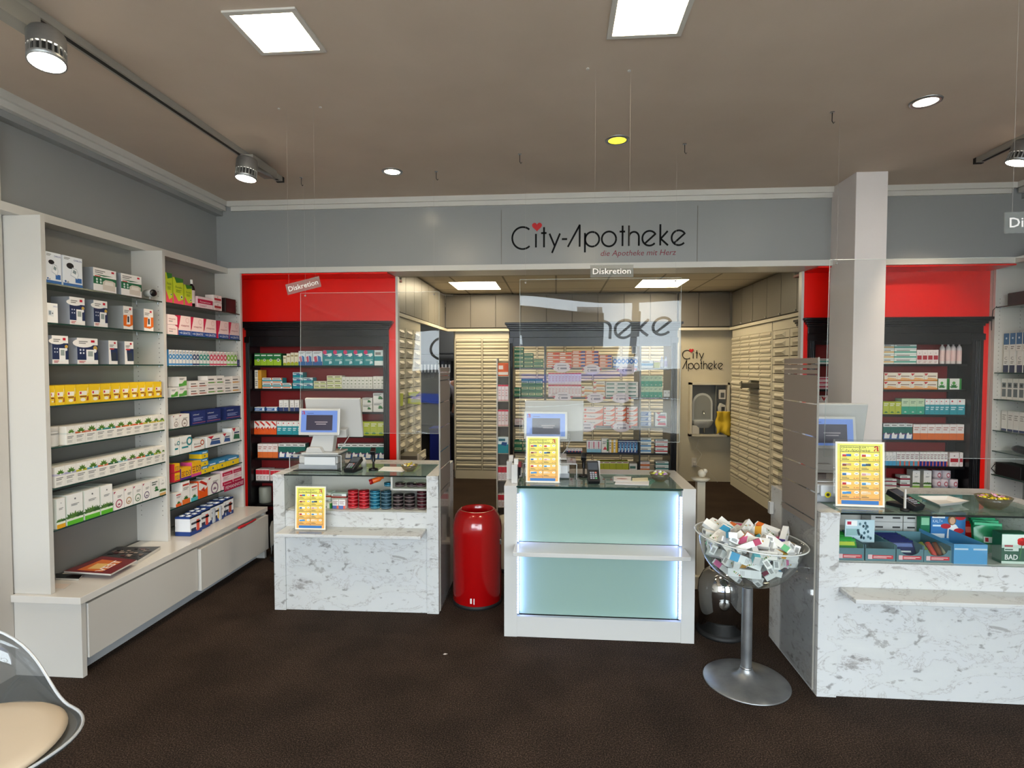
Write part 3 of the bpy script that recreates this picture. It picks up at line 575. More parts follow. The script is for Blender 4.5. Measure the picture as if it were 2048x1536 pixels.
led = mat('A8C4FF', .5, emit=8)
for x in (.084, MW-.084):
    for z0, z1 in ((.135, .54), (.58, MH-.05)):
        m = B(x-.004, .020, z0, x+.004, .044, z1, WHITEG); z = z0+.008
        while z < z1-.006: m.box(x-.004+(-.0 if x < .5 else 0), .012, z-.0045, x+.004, .0195, z+.0045, led); z += .0165
        o = m.build('led_strip', g); o['label'] = 'glowing blue-white LED strip'
        d = bpy.data.lights.new('led_glow', 'AREA'); d.shape = 'RECTANGLE'; d.size = z1-z0; d.size_y = .012; d.energy = .26; d.color = (.38, .42, 1.0)
        lo = bpy.data.objects.new('led_glow', d); COL.objects.link(lo); lo.location = (MX+x+(.007 if x < .5 else -.007), MY+.030, (z0+z1)/2)
        lo.rotation_euler = Vector(((1 if x < .5 else -1), .30, 0)).to_track_quat('-Z', 'X').to_euler()
        # long axis upright
        zax = -Vector(((1 if x < .5 else -1), .30, 0)).normalized(); xax = Vector((0, 0, 1)); yax = zax.cross(xax)
        lo.matrix_world = Matrix(((xax.x, yax.x, zax.x, lo.location.x), (xax.y, yax.y, zax.y, lo.location.y), (xax.z, yax.z, zax.z, lo.location.z), (0, 0, 0, 1)))
# frosted privacy dividers on the counter sides
def divider(x, y0, y1, zt, zf, bottom, lab, thick=.006, sd=-1):
    g = empty('privacy_divider', (x, (y0+y1)/2, 0), lab, 'divider', 'frosted counter dividers'); L = (x, (y0+y1)/2, 0)
    m = B(x-thick/2, y0, bottom, x+thick/2, y1, zt, ACRYL); off(m.build('clear_panel', g), L)
    m = B(x-thick/2-.0015, y0-.0015, bottom, x+thick/2+.0015, y0, zt, mat('8C8880', .2)); off(m.build('front_edge', g), L)
    gaps = [zt-.035, zt-.060, zt-.088, zt-.235, zt-.40, zt-.56, zt-.675, zf+.02]
    top = zt-.003; m = MB()
    for zz in gaps+[zf-.02]:
        m.box(x+sd*(thick/2+.001), y0+.004, zz+.005, x+sd*(thick/2+.0003), y1-.004, top, FROST); top = zz-.002
    o = off(m.build('frosted_film', g), L); o['label'] = 'frosted grey film in bands with clear lines'
divider(-.762, 3.56, 3.90, 1.642, .80, .02, 'narrow frosted divider standing at the right side of the left counter', sd=1)
divider(1.296, 2.83, 3.235, 1.695, .86, .02, 'broad frosted divider standing at the left side of the right counter')
tag(MB().prism([(-.018, -.035), (.018, -.035), (.018, .03), (.008, .04), (-.018, .04)], -.012, .012, WHITEG, 'x').build('wall_plug', loc=(1.292, 3.39, .80), bevel=.004), 'small white plastic plug on the side of the right counter', 'plug')
# ------------------------------------------------------------------ printed boxes
_PK = {}
def pack_mesh(key, w, d, h, base, shapes, side=None):
    k = (key, round(w, 3), round(d, 3), round(h, 3))
    if k in _PK: return _PK[k]
    q = MB(); bm = mat(base); sm = mat(side) if side else bm; x, y = w/2, d
    q.add([(-x, 0, 0), (x, 0, 0), (x, 0, h), (-x, 0, h)], [(0, 1, 2, 3)], bm)
    q.add([(-x, 0, 0), (x, 0, 0), (x, y, 0), (-x, y, 0), (-x, 0, h), (x, 0, h), (x, y, h), (-x, y, h)], [(0, 4, 7, 3), (1, 2, 6, 5), (3, 7, 6, 2), (0, 3, 2, 1)], sm)
    q.add([(-x, 0, h), (x, 0, h), (x, y, h), (-x, y, h)], [(0, 1, 2, 3)], bm)
    X = lambda u: -x+u*w
    for i, s in enumerate(shapes):
        yy = -.0004-.00025*i; t = s[0]
        if t == 'r': q.add([(X(s[1]), yy, s[2]*h), (X(s[3]), yy, s[2]*h), (X(s[3]), yy, s[4]*h), (X(s[1]), yy, s[4]*h)], [(0, 1, 2, 3)], mat(s[5]))
        elif t == 'b':   # band that wraps round both sides
            q.add([(-x-.0002, yy, s[1]*h), (x+.0002, yy, s[1]*h), (x+.0002, yy, s[2]*h), (-x-.0002, yy, s[2]*h)], [(0, 1, 2, 3)], mat(s[3]))
            for sx in (-1, 1): q.add([(sx*(x+.0003), 0, s[1]*h), (sx*(x+.0003), y, s[1]*h), (sx*(x+.0003), y, s[2]*h), (sx*(x+.0003), 0, s[2]*h)], [(0, 1, 2, 3)], mat(s[3]))
            if s[2] >= .99: q.add([(-x, 0, h+.0003), (x, 0, h+.0003), (x, y, h+.0003), (-x, y, h+.0003)], [(0, 1, 2, 3)], mat(s[3]))
        elif t == 'o':
            r = s[3]*min(w, h); q.poly([(X(s[1])+r*math.cos(2*PI*j/16), yy, s[2]*h+r*math.sin(2*PI*j/16)*(s[5] if len(s) > 5 else 1)) for j in range(16)], mat(s[4]))
        elif t == 'p': q.poly([(X(a), yy, b*h) for a, b in s[1]], mat(s[2]))
        elif t == 'l':   # lines of small print
            n = s[5]; col = mat(s[6]); hh = (s[4]-s[2])*h/(2*n-.99)
            for j in range(n):
                z = s[4]*h-2*j*hh; e = s[3]-(s[3]-s[1])*(.0, .22, .1, .35)[j % 4]
                q.add([(X(s[1]), yy, z-hh), (X(e), yy, z-hh), (X(e), yy, z), (X(s[1]), yy, z)], [(0, 1, 2, 3)], col)
        elif t == 't': q.text(s[5], (X(s[1]), yy, s[2]*h), (1, 0, 0), (0, 0, 1), s[4]*h, mat(s[6]), s[3]*w-s[1]*w if s[3] else None)
        elif t == 'leaf':
            c = Vector((X(s[1]), yy, s[2]*h)); r = s[3]*min(w, h)
            for j in range(5):
                a = PI*(.1+.2*j); e = c+Vector((math.cos(a)*r, 0, math.sin(a)*r)); n = Vector((-math.sin(a), 0, math.cos(a)))*r*.22; mm = (c+e)/2
                q.poly([c, mm-n, e, mm+n], mat(s[4]))
    o = q.build('tmp'); me = o.data; bpy.data.objects.remove(o); _PK[k] = me
    return me
GR = '8A8884'
DS = {  # print designs: base colour, marks, side colour
 'bpm': ('EDF0F4', [('r', 0, 0, 1, .09, '3A6CA8'), ('r', .62, .14, .95, .3, '2F66A8'), ('t', .55, .86, .96, .06, 'OMRON', '1C3C88'), ('o', .36, .68, .19, '18191C', .7), ('p', [(.36, .36), (.72, .26), (.80, .42), (.70, .60), (.46, .64)], 'C4CAD2'), ('p', [(.39, .38), (.70, .29), (.76, .42), (.68, .57), (.47, .61)], 'F4F6F8'), ('p', [(.47, .46), (.64, .42), (.67, .52), (.52, .57)], '8C9CA0'), ('l', .05, .88, .35, .94, 2, GR), ('o', .1, .14, .05, '2F5F98'), ('o', .22, .12, .05, 'B0B0B0')], 'E4E7EC'),
 'inh': ('F3EEEA', [('r', 0, .3, 1, .72, '1E6A45'), ('p', [(0, .72), (.45, .66), (1, .74), (1, .62), (0, .62)], 'F3EEEA'), ('r', .06, .62, .3, .66, 'D03038'), ('r', .78, .86, .9, .94, 'C8102E'), ('l', .06, .78, .5, .9, 2, GR), ('o', .14, .5, .05, 'D8E8E0'), ('o', .3, .5, .05, 'D8E8E0'), ('o', .14, .38, .05, 'D8E8E0'), ('o', .3, .38, .05, 'D8E8E0'), ('p', [(.38, .08), (.92, .06), (.94, .46), (.8, .52), (.5, .52), (.38, .42)], 'D8CDC0'), ('p', [(.45, .3), (.85, .3), (.83, .44), (.5, .45)], 'EDE6DC')], '8E9298'),
 'sbox': ('F2F1EF', [('p', [(.1, .35), (.6, .3), (.62, .62), (.12, .65)], 'DDE1E4'), ('r', .16, .4, .38, .6, '8C9AA4'), ('o', .5, .48, .06, '50565C'), ('t', .55, .8, .95, .08, 'OMRON', '6A86B8')], None),
 'navy': ('F2EEEA', [('r', 0, .16, 1, .74, '1C2E55'), ('o', .3, .8, .5, 'F2EEEA', .35), ('r', .66, .84, .84, .93, 'C8102E'), ('l', .08, .78, .5, .88, 2, GR), ('p', [(.42, .1), (.8, .1), (.8, .56), (.42, .56)], 'F4F4F2'), ('r', .5, .3, .74, .5, '9CA8A4'), ('o', .86, .62, .1, 'C9A24A'), ('o', .84, .52, .08, 'F0F0F0'), ('o', .14, .54, .04, 'D8DCE8'), ('o', .14, .42, .04, 'D8DCE8'), ('o', .28, .54, .04, 'D8DCE8'), ('o', .28, .42, .04, 'D8DCE8'), ('l', .06, .05, .36, .12, 2, 'C05050')], '8A8E96'),
 'orng': ('F4EEE8', [('p', [(0, .14), (.6, .1), (1, .2), (1, .64), (0, .6)], 'E8701E'), ('p', [(.3, .2), (.72, .22), (.72, .62), (.42, .62)], 'F6F2EC'), ('r', .42, .3, .6, .56, '303438'), ('r', .62, .84, .82, .93, 'C8102E'), ('l', .08, .72, .6, .82, 2, GR)], '9A9C9C'),
 'nav2': ('F4F0EC', [('r', .2, .14, 1, .68, '1B3158'), ('p', [(.0, .1), (.3, .1), (.2, .7), (0, .72)], 'F4F0EC'), ('p', [(.3, .14), (.86, .14), (.84, .5), (.34, .5)], '2C3844'), ('r', .6, .86, .8, .94, 'C8102E'), ('r', .1, .62, .6, .67, 'D03038'), ('l', .1, .74, .6, .82, 2, GR)], '84888F'),
 'yel': ('F2C81E', [('r', .18, .1, .88, .62, 'F6D246'), ('r', .24, .44, .84, .66, 'F4EEE0'), ('r', .28, .5, .42, .62, 'C8102E'), ('r', .28, .33, .82, .40, '8C4A18'), ('o', .52, .2, .2, 'F4EEDC', .6), ('p', [(.78, .12), (.96, .16), (.94, .4), (.84, .34)], 'A8541E'), ('p', [(.82, .5), (.97, .56), (.95, .86), (.86, .8)], 'F6DC86')], 'E8BC18'),
 'tea': ('F0ECE4', [('b', .56, .66, '@'), ('leaf', .55, .64, .42, '5C8A34'), ('o', .55, .62, .07, 'F2EEE0'), ('l', .1, .34, .8, .46, 2, GR), ('l', .1, .12, .7, .24, 3, 'B8B4AC')], 'E9E4DA'),
 'flw': ('F1EFEA', [('r', 0, 0, 1, .14, '@'), ('r', 0, .14, 1, .22, 'E8EED8'), ('leaf', .2, .22, .34, '4E7A3A'), ('leaf', .5, .22, .38, '5E8A3E'), ('leaf', .8, .22, .32, '3F6A34'), ('l', .25, .62, .75, .68, 2, GR), ('o', .5, .84, .05, '707070')], 'D9DDD2'),
 'ring': ('F1EDE8', [('o', .5, .3, .34, '@'), ('o', .5, .3, .25, 'EFEBE6'), ('leaf', .5, .22, .18, '@'), ('p', [(0, .84), (0, .96), (.22, .96)], 'A82848'), ('l', .35, .62, .8, .72, 2, GR)], 'E4E0DA'),
 'flor': ('C8D62E', [('p', [(0, 0), (1, 0), (1, .2), (.5, .1), (0, .42)], 'E8506C'), ('p', [(.1, 1), (1, 1), (1, .86), (.3, .8)], '2E7A2C'), ('t', .2, .6, .85, .09, 'Floradix', '1E6A2A'), ('l', .25, .44, .8, .54, 3, '6A8A20'), ('o', .8, .28, .12, 'F4F0E8'), ('o', .8, .28, .08, '2E5A2C')], 'B4C428'),
 'vita': ('F6DCD8', [('p', [(0, 1), (.22, 1), (.06, .4), (0, .3)], 'C8204A'), ('t', .2, .46, .85, .11, 'vitasprint', '9C1838'), ('o', .72, .78, .14, 'E6B8B4'), ('o', .72, .78, .11, 'F6DCD8'), ('r', 0, .0, 1, .25, '1E4C96'), ('t', .1, .06, .92, .13, '+4 GRATIS', 'FFFFFF')], 'C8204A'),
 'vit2': ('F7E2DE', [('p', [(.7, 1), (1, 1), (1, .8)], 'C8204A'), ('t', .1, .5, .8, .17, 'vitasprint', '9C1838'), ('l', .12, .28, .5, .36, 1, GR)], 'F0D8D4'),
 'slim': ('F0EFED', [('r', 0, .05, 1, .16, '@'), ('o', .5, .58, .5, '@', 1.3), ('o', .5, .58, .22, 'F0EFED', 1.3), ('l', .15, .8, .85, .9, 2, GR)], '@'),
 'wgr': ('F0EDE8', [('p', [(0, .0), (1, .1), (1, .34), (0, .3)], '@'), ('p', [(.4, .3), (1, .3), (1, .62), (.7, .6)], '@'), ('l', .1, .7, .7, .86, 2, GR)], 'E6E2DC'),
 'wbar': ('F1ECE8', [('r', .05, .2, .8, .34, '@'), ('r', .8, .2, .96, .34, 'D8B8A8'), ('r', .06, .54, .72, .68, '6A6866')], 'E8E2DC'),
 'blue': ('1C2E6E', [('t', .08, .7, .5, .12, 'orthomol', 'E8ECF4'), ('l', .1, .3, .8, .52, 3, '8C98C8'), ('r', .04, .14, .96, .17, 'D06A7A')], '17265C'),
 'bas': ('F1F0EC', [('o', .82, .66, .28, '@'), ('o', .82, .66, .16, 'F1F0EC'), ('t', .1, .56, .66, .14, 'Basica', '2A4A4A'), ('r', .1, .3, .7, .4, '@')], 'ECEAE4'),
 'swo': ('F0F0EE', [('p', [(.05, 1), (.5, 1), (.3, .72)], 'C01C34'), ('p', [(.2, .2), (.95, .14), (.9, .5), (.3, .56)], '@'), ('l', .3, .6, .9, .7, 1, '2A3C6C')], 'E4E6E6'),
 'D3y': ('F2B81C', [('r', 0, 0, 1, .2, '@'), ('t', .45, .3, .92, .42, 'D3', '3A1C50'), ('l', .05, .3, .38, .7, 3, 'B85A18')], '@'),
 'yb': ('F0CC20', [('b', .62, 1, '2F84B8'), ('o', .5, .3, .12, '2A6A9C'), ('l', .1, .7, .8, .84, 1, 'E8F0F4')], 'E4C01C'),
 'herb': ('F0ECE8', [('r', 0, 0, 1, .22, '@'), ('leaf', .5, .22, .34, '3E7A34'), ('r', .1, .82, .9, .9, 'C03A30'), ('l', .15, .64, .85, .74, 2, GR)], 'E2E0DA'),
 'crim': ('F2DDE0', [('r', 0, .38, 1, .78, 'C01848'), ('t', .15, .48, .85, .16, 'Femannose', 'F8E8EC'), ('l', .1, .1, .6, .26, 2, 'C88898')], 'E8C8CE'),
 'gry': ('1C7A3C', [('r', 0, 0, 1, .48, 'A8CC2C'), ('o', .62, .44, .2, 'F0F0E8'), ('o', .62, .44, .1, '3A5A28'), ('r', .08, .78, .9, .88, 'E4EEE0')], '155C2E'),
 'tan': ('F0E6C8', [('p', [(0, 0), (1, 0), (1, .22), (.5, .3), (0, .2)], 'B0C43C'), ('l', .1, .7, .85, .8, 1, 'A08848'), ('leaf', .5, .18, .3, 'D8A030')], 'E8DCC0'),
 'wbl': ('EFF2F4', [('r', 0, 0, 1, .28, '2C68A8'), ('p', [(.1, .6), (.4, .66), (.5, .28), (.2, .2)], 'D04A68'), ('p', [(.5, .7), (.85, .6), (.9, .24), (.56, .24)], '3A7AB8'), ('l', .1, .82, .9, .92, 2, GR)], 'DCE4E8'),
 'teal': ('1F8C92', [('o', .2, .86, .2, 'E0306C'), ('p', [(.05, .66), (.7, .56), (.9, .66), (.85, .8), (.3, .74)], 'E8F0F0'), ('r', .1, .62, .5, .68, '1E3A80'), ('l', .2, .3, .9, .4, 2, 'BFE0E0'), ('p', [(.6, .08), (.9, .14), (.85, .3), (.62, .26)], 'CFE4E8')], '15747A'),
 'tor': ('F0ECE8', [('b', .35, .62, '2A9AA4'), ('r', .05, .12, .85, .3, 'E07A3C'), ('p', [(.85, 1), (1, 1), (1, .3)], 'D86A30'), ('l', .08, .74, .8, .88, 1, '4A6A6C')], '2A9AA4'),
 'tbl': ('DCEAEC', [('r', 0, 0, 1, .55, '1D8E9C'), ('p', [(.3, .5), (.8, .44), (.9, .66), (.4, .7)], '1C4E8C'), ('l', .06, .74, .7, .9, 1, '2C6A7C')], '1D8E9C'),
 'crg': ('EEE8CC', [('r', .05, .16, .95, .36, 'A8B83C'), ('l', .08, .56, .8, .8, 1, '7A8040')], 'E6E0C4'),
 'dots': ('E6E2D8', [('leaf', .5, .66, .32, '6A7A54'), ('leaf', .5, .38, .32, '6A7A54'), ('l', .15, .08, .85, .26, 3, 'A8A49A')], 'DCD8CC'),
 'ivy': ('EDEAE6', [('leaf', .7, .34, .34, '1E6A30'), ('leaf', .66, .5, .24, '2A7A3A'), ('l', .08, .72, .8, .9, 2, '5A6660')], 'E0DCD6'),
 'orr': ('F0EAE6', [('p', [(0, 0), (1, 0), (1, .55), (.5, .35), (0, .5)], 'E85A14'), ('p', [(.0, .95), (.9, .6), (.95, .75), (.3, 1)], 'C82818'), ('p', [(.2, .45), (.7, .3), (.6, .6)], 'C8301C')], 'E4500F'),
 'wte': ('EFF0EE', [('r', 0, 0, 1, .64, '2C9AA8'), ('o', .3, .86, .12, 'C83040'), ('l', .15, .3, .85, .5, 2, 'CFE8EA')], '258A98'),
 'sal': ('EFE6E2', [('r', 0, 0, 1, .42, 'E2702E'), ('l', .15, .62, .85, .82, 2, 'C89088')], 'DC6828'),
 'hor': ('EDEFEF', [('r', 0, .38, 1, .8, '14685E'), ('r', 0, .3, 1, .38, '6A2A70'), ('r', 0, 0, 1, .3, '2A5C96'), ('p', [(.15, .06), (.85, .06), (.95, .34), (.6, .3), (.4, .46), (.2, .34)], 'F4F4F2'), ('l', .15, .86, .85, .94, 1, GR)], '14685E'),
 'rws': ('EFE6E6', [('r', 0, .55, 1, .95, 'D02838'), ('l', .2, .12, .8, .4, 3, 'B89898')], 'E8DCDC'),
 'tpb': ('E8EDF2', [('b', .1, .8, '2C62A8'), ('o', .85, .45, .32, 'E8F0F8'), ('l', .08, .3, .6, .6, 2, 'DCE8F4')], '2C62A8'),
 'wcol': ('EFEDEA', [('r', 0, 0, 1, .34, '@'), ('t', .25, .6, .75, .14, 'C', '6A6A74'), ('l', .2, .42, .8, .52, 2, GR)], 'E2E0DC'),
 'oran': ('E86424', [('r', .02, .08, .98, .3, 'F4E4D4'), ('p', [(.6, .4), (.98, .4), (.98, .9), (.7, .9)], '@'), ('l', .06, .5, .5, .8, 1, 'F8E8DC')], 'D85A1C'),
 'volt': ('F3E3DA', [('p', [(.5, 0), (1, 0), (1, .9), (.85, .5)], 'E8642C'), ('t', .2, .42, .6, .26, 'Voltaren', '1E2A58'), ('o', .1, .56, .2, 'D8401C'), ('r', 0, .0, .9, .12, 'E8642C')], 'E8642C'),
 'wtl': ('EDE8E0', [('r', .08, .25, .8, .62, '4C7A6C'), ('r', .8, .25, 1, .62, 'E4DCD0')], 'E2DCD2'),
 'pnk': ('F2E2E2', [('r', 0, .9, 1, 1, 'D84058'), ('l', .2, .3, .8, .7, 3, 'D8A8A8'), ('r', 0, 0, 1, .08, 'E0B0B0')], 'ECD4D4'),
 'grn': ('14704C', [('r', .06, .3, .94, .66, 'D8DCA0'), ('l', .12, .4, .8, .56, 1, '3A6A4C')], '0F5C3E'),
 'mlt': ('F0E8D8', [('r', .5, 0, 1, 1, '@'), ('l', .1, .3, .45, .8, 3, GR)], '@'),
 'mel': ('F2EBE2', [('p', [(.2, .2), (.8, .2), (.5, .45)], 'D83848'), ('r', .74, .1, .98, .95, '2E7A34'), ('l', .15, .62, .7, .8, 2, GR)], 'EAE2D8'),
 'dbl': ('14306E', [('p', [(.5, .1), (.95, .3), (.9, .95), (.55, .6)], '6CB4E4'), ('r', .05, .05, .35, .4, 'E8ECF0'), ('l', .1, .5, .45, .8, 3, 'C8D8EC')], '14306E'),
 'pwb': ('F2EBEA', [('r', 0, 0, 1, .28, '8CC4D8'), ('r', .35, .4, .6, .92, 'D07088'), ('o', .5, .34, .1, '8A4A5C')], 'E8E0DE'),
 'ygr': ('B4B81E', [('r', 0, .78, 1, 1, 'EEE8D0'), ('r', .1, .84, .9, .92, '8A3A2C')], 'A4A81A'),
 'icr': ('F0E6D6', [('r', 0, 0, 1, .16, 'E08A2C'), ('p', [(.0, .9), (.3, .9), (.1, .6)], 'C83038'), ('r', .25, .52, .9, .62, '8A6A58'), ('p', [(.3, .4), (.9, .3), (.95, .2), (.2, .2)], 'F0B468')], 'E8A860'),
 'mint': ('C6DCB8', [('r', 0, 0, 1, .5, '2FA486'), ('leaf', .5, .12, .2, 'E0F0E0'), ('l', .2, .7, .8, .84, 2, '7A9A80')], 'A8D0B0'),
 'ygl': ('B8C43C', [('leaf', .5, .1, .36, '3A7A34'), ('l', .12, .66, .88, .86, 2, 'F0F0D8')], 'A8B434'),
 'grnw': ('EDEFE6', [('r', .82, 0, 1, 1, '2E8A3C'), ('leaf', .35, .16, .4, '2E8A3C'), ('o', .35, .6, .14, '5AA84C')], '2E8A3C'),
 'st3': ('E8EFEA', [('b', .3, .6, '@'), ('l', .1, .68, .7, .86, 1, GR)], 'DCE6E0'),
 'rwb': ('F0E4E0', [('r', .08, .3, .92, .6, 'B02C38'), ('o', .5, .76, .08, '8A6A70'), ('l', .2, .08, .8, .22, 2, 'C8A8A4')], 'E8DAD4'),
 'slt': ('F0EDE9', [('r', 0, 0, .7, .34, '@'), ('r', .7, 0, 1, .34, 'E06048'), ('l', .12, .5, .9, .84, 3, 'A8888C')], 'E4E0DC'),
 'hrt': ('EEE8E6', [('p', [(.3, .8), (.7, .8), (.6, .4), (.5, .1), (.4, .4)], 'B82830'), ('p', [(.44, .8), (.56, .8), (.5, .5)], 'EEE8E6'), ('l', .04, .3, .26, .7, 2, GR)], 'E2DCDA'),
 'cer': ('ECE8E2', [('r', .12, .56, .88, .8, '@'), ('r', .12, .12, .88, .5, '@'), ('o', .5, .68, .2, '22302E')], 'E2DED8'),
 'blt': ('3C6C9C', [('r', 0, 0, 1, .36, 'EDEBE6'), ('o', .5, .72, .16, 'CFE0F0'), ('l', .2, .1, .8, .26, 2, GR)], 'E0DEDA'),
 'whb': ('EDEAE5', [('l', .15, .55, .85, .8, 3, 'A8A49E'), ('r', 0, 0, 1, .1, '@')], 'E2DFD9'),
 'barc': ('F0F0EE', [('r', .0, .0, .32, 1, '@'), ('l', .4, .3, .9, .7, 2, 'A0A0A0')], 'ECECE8'),
}
ORD = ['', 'first', 'second', 'third', 'fourth', 'fifth', 'sixth', 'seventh', 'eighth', 'ninth', 'tenth', 'eleventh', 'twelfth', 'thirteenth', 'fourteenth', 'fifteenth', 'sixteenth', 'seventeenth', 'eighteenth', 'nineteenth', 'twentieth']
_cnt = {}; _pend = []
def design(key, acc):
    b, sh, sd = DS[key]; f = lambda c: acc if c == '@' else c
    sh2 = [tuple(f(e) if isinstance(e, str) else e for e in s) for s in sh]
    return f(b), sh2, f(sd) if sd else None
def box_item(name, desc, cat, key, acc, w, d, h, loc, rz, place, layer, tilt=None):
    b, sh, sd = design(key, acc); me = pack_mesh((key, acc), w, d, h-.0012, b, sh, sd)
    o = bpy.data.objects.new(name, me); COL.objects.link(o); o.location = (loc[0], loc[1], loc[2]+.0008); o.rotation_euler.z = rz
    if tilt: o.rotation_euler = tilt
    _pend.append((o, desc, cat, place, layer)); return o
def LY(px): return at(px, 760, 'x', -2.675).y       # along the left wall
def shelf_left(z, bay, rows):
    "rows: name, desc, key, accent, edges in px, height m, depth m, layers"
    for (name, desc, key, acc, spans, h, d, n) in rows:
        for (a, b) in spans:
            ya, yb = LY(a), LY(b); lo_, hi_ = (2.699, 3.552) if 'near' in bay else (3.584, 4.463); ya = max(ya, lo_); yb = min(yb, hi_)
            for k in range(n):
                lay = '' if n == 1 else (['lower', 'upper'] if n == 2 else ['lowest', 'middle', 'top'])[k]
                box_item(name, desc, 'box', key, acc, yb-ya-.002, d, h-.001, (-2.672, (ya+yb)/2, z+k*h), PI/2, bay, lay)
def E(*xs): return list(zip(xs[:-1], xs[1:]))
NB, FB = 'left wall near bay', 'left wall far bay'
S = lambda n, u: '%s shelf, %s' % (ORD[n], u)
SL, SR = SHL, SHR
shelf_left(SL[0], S(1, NB), [('blood_pressure_monitor_box', 'tall white monitor box', 'bpm', '', [(88, 128), (131, 170)], .165, .03, 1), ('inhaler_box', 'white and green inhaler box', 'inh', '', [(191, 237), (246, 287)], .135, .11, 1)])
shelf_left(SL[1], S(2, NB), [('blood_pressure_monitor_box', 'small white monitor box', 'sbox', '', [(92, 119)], .105, .06, 1), ('blood_pressure_monitor_box', 'navy monitor box', 'navy', '', [(142, 173), (190, 218)], .155, .11, 1), ('thermometer_box', 'orange-white thermometer box', 'orng', '', [(249, 268), (290, 309)], .145, .11, 1)])
shelf_left(SL[2], S(3, NB), [('blood_pressure_monitor_box', 'navy monitor box', 'navy', '', [(105, 138)], .155, .10, 1), ('blood_pressure_monitor_box', 'wide navy monitor box', 'navy', '', [(155, 197)], .150, .10, 1), ('thermometer_box', 'slim navy thermometer box', 'nav2', '', [(218, 236), (250, 268)], .145, .12, 1)])
shelf_left(SL[3], S(4, NB), [('cough_syrup_box', 'yellow cough syrup box', 'yel', '', E(97, 108.5, 128, 150.5, 176.5, 200, 221, 239.6, 258, 275.5, 290.3, 306.4, 322.5), .108, .12, 1)])
xs = [129, 147, 168, 190, 209, 228.5, 248, 264, 283, 303, 316, 329]
cl = [('pale', 'D8D8D0'), ('terracotta', 'C8643C'), ('coral', 'D8806A'), ('teal', '2C8A84'), ('dark teal', '1F7A78'), ('rust', 'C0582C'), ('orange', 'D87A38'), ('red-orange', 'D8562C'), ('olive', 'C8B83C'), ('mustard', 'D8B83C'), ('lime', 'A8B830')]
for (a, b), (cn, c) in zip(E(*xs), cl): shelf_left(SL[4], S(5, NB), [('herbal_tea_box', '%s banded herb box' % cn, 'tea', c, [(a, b)], .104, .12, 1)])
xs = [103.5, 124.5, 147, 169, 191, 212, 232, 251, 269, 287, 304, 319, 333]
cl = [('pale lilac', 'C4BCD0'), ('lavender', 'A8A4C4'), ('olive', 'C4B82C'), ('sky blue', '5CA0BC'), ('coral', 'D87858'), ('dark green', '1C5C40'), ('pale blue', '9CC0CC'), ('mauve', '9C7C94'), ('red-orange', 'D85C34'), ('teal', '2C8880'), ('yellow-green', 'A8B03C'), ('white', 'E4E0D8')]
for (a, b), (cn, c) in zip(E(*xs), cl): shelf_left(SL[5], S(6, NB), [('herbal_tea_box', '%s banded herb box' % cn, 'tea', c, [(a, b)], .112, .12, 1)])
shelf_left(SL[6], S(7, NB), [('bath_salt_box', 'orange-footed flower box', 'flw', 'E8A81C', [(105, 123)], .165, .14, 1), ('bath_salt_box', 'green-footed flower box', 'flw', '5CB82C', [(126, 159), (162, 193), (195, 219)], .170, .15, 1)])
for (a, b), (cn, c) in zip([(221, 242), (243, 260), (261, 279), (280, 296)], [('rose', 'A84860'), ('ochre', 'B89060'), ('sage', '7A9478'), ('plum', '685878')]): shelf_left(SL[6], S(7, NB), [('skin_cream_box', 'white box with %s ring' % cn, 'ring', c, [(a, b)], .120, .12, 1)])
shelf_left(SL[6], S(7, NB), [('skin_cream_box', 'white box with green leaf', 'ivy', '', [(297, 313)], .120, .12, 1), ('skin_cream_box', 'white and tan leaf box', 'flw', 'D8A868', [(314, 332)], .122, .12, 1)])
# far bay
shelf_left(SR[0], S(1, FB), [('tonic_box', 'tall lime tonic box', 'flor', '', [(335, 348)], .205, .08, 1), ('tonic_box', 'mid-height lime tonic box', 'flor', '', [(350, 370)], .185, .08, 1), ('tonic_box', 'short lime tonic box', 'flor', '', [(372, 387)], .150, .08, 1), ('medicine_box', 'white box with red foot', 'crim', '', [(398, 428)], .085, .08, 1), ('medicine_box', 'small red and white box', 'rwb', '', [(430, 446)], .06, .07, 2)])
shelf_left(SR[1], S(2, FB), [('vitamin_box', 'small pink vitamin box', 'vit2', '', [(337, 357)], .07, .09, 2), ('vitamin_box', 'pink vitamin box with blue strip', 'vita', '', E(358, 383.5, 409, 434) + [(438, 459), (460, 480)], .142, .10, 1)])
xs = [338+6.85*i for i in range(20)]; cl = ['3A8CC8']*7+['1C3C6C']*2+['1F8C84']*3+['D04464']*5+['7CB83C']*3
for i, c in enumerate(cl): shelf_left(SR[2], S(3, FB), [('tooth_gel_box', 'slim upright box', 'slim', c, [(xs[i], xs[i]+6.4)], .115, .05, 1)])
shelf_left(SR[2], S(3, FB), [('medicine_box', 'little blue box', 'blue', '', [(475, 481)], .055, .05, 1)])
shelf_left(SR[3], S(4, FB), [('medicine_box', 'white and green box', 'wgr', '5CA848', [(341, 355)], .065, .08, 1), ('medicine_box', 'white and green box', 'wgr', '5CA848', [(357, 373)], .072, .08, 2), ('magnesium_box', 'brown-barred white box', 'wbar', 'A0482C', [(380, 396), (397, 414)], .055, .08, 2), ('magnesium_box', 'green-barred white box', 'wbar', '6C9C4C', [(415, 432), (433, 448)], .072, .08, 2), ('magnesium_box', 'grey-barred white box', 'wbar', '8C8C8C', [(449, 463)], .065, .08, 2), ('magnesium_box', 'amber-barred white box', 'wbar', 'D89838', [(464, 480)], .068, .08, 2)])
shelf_left(SR[4], S(5, FB), [('medicine_box', 'white box with wave ring', 'ring', '9C8C84', [(344, 356), (357, 377)], .095, .08, 1), ('supplement_box', 'dark blue supplement box', 'blue', '', [(382, 410), (411, 440), (450, 481)], .105, .09, 1)])
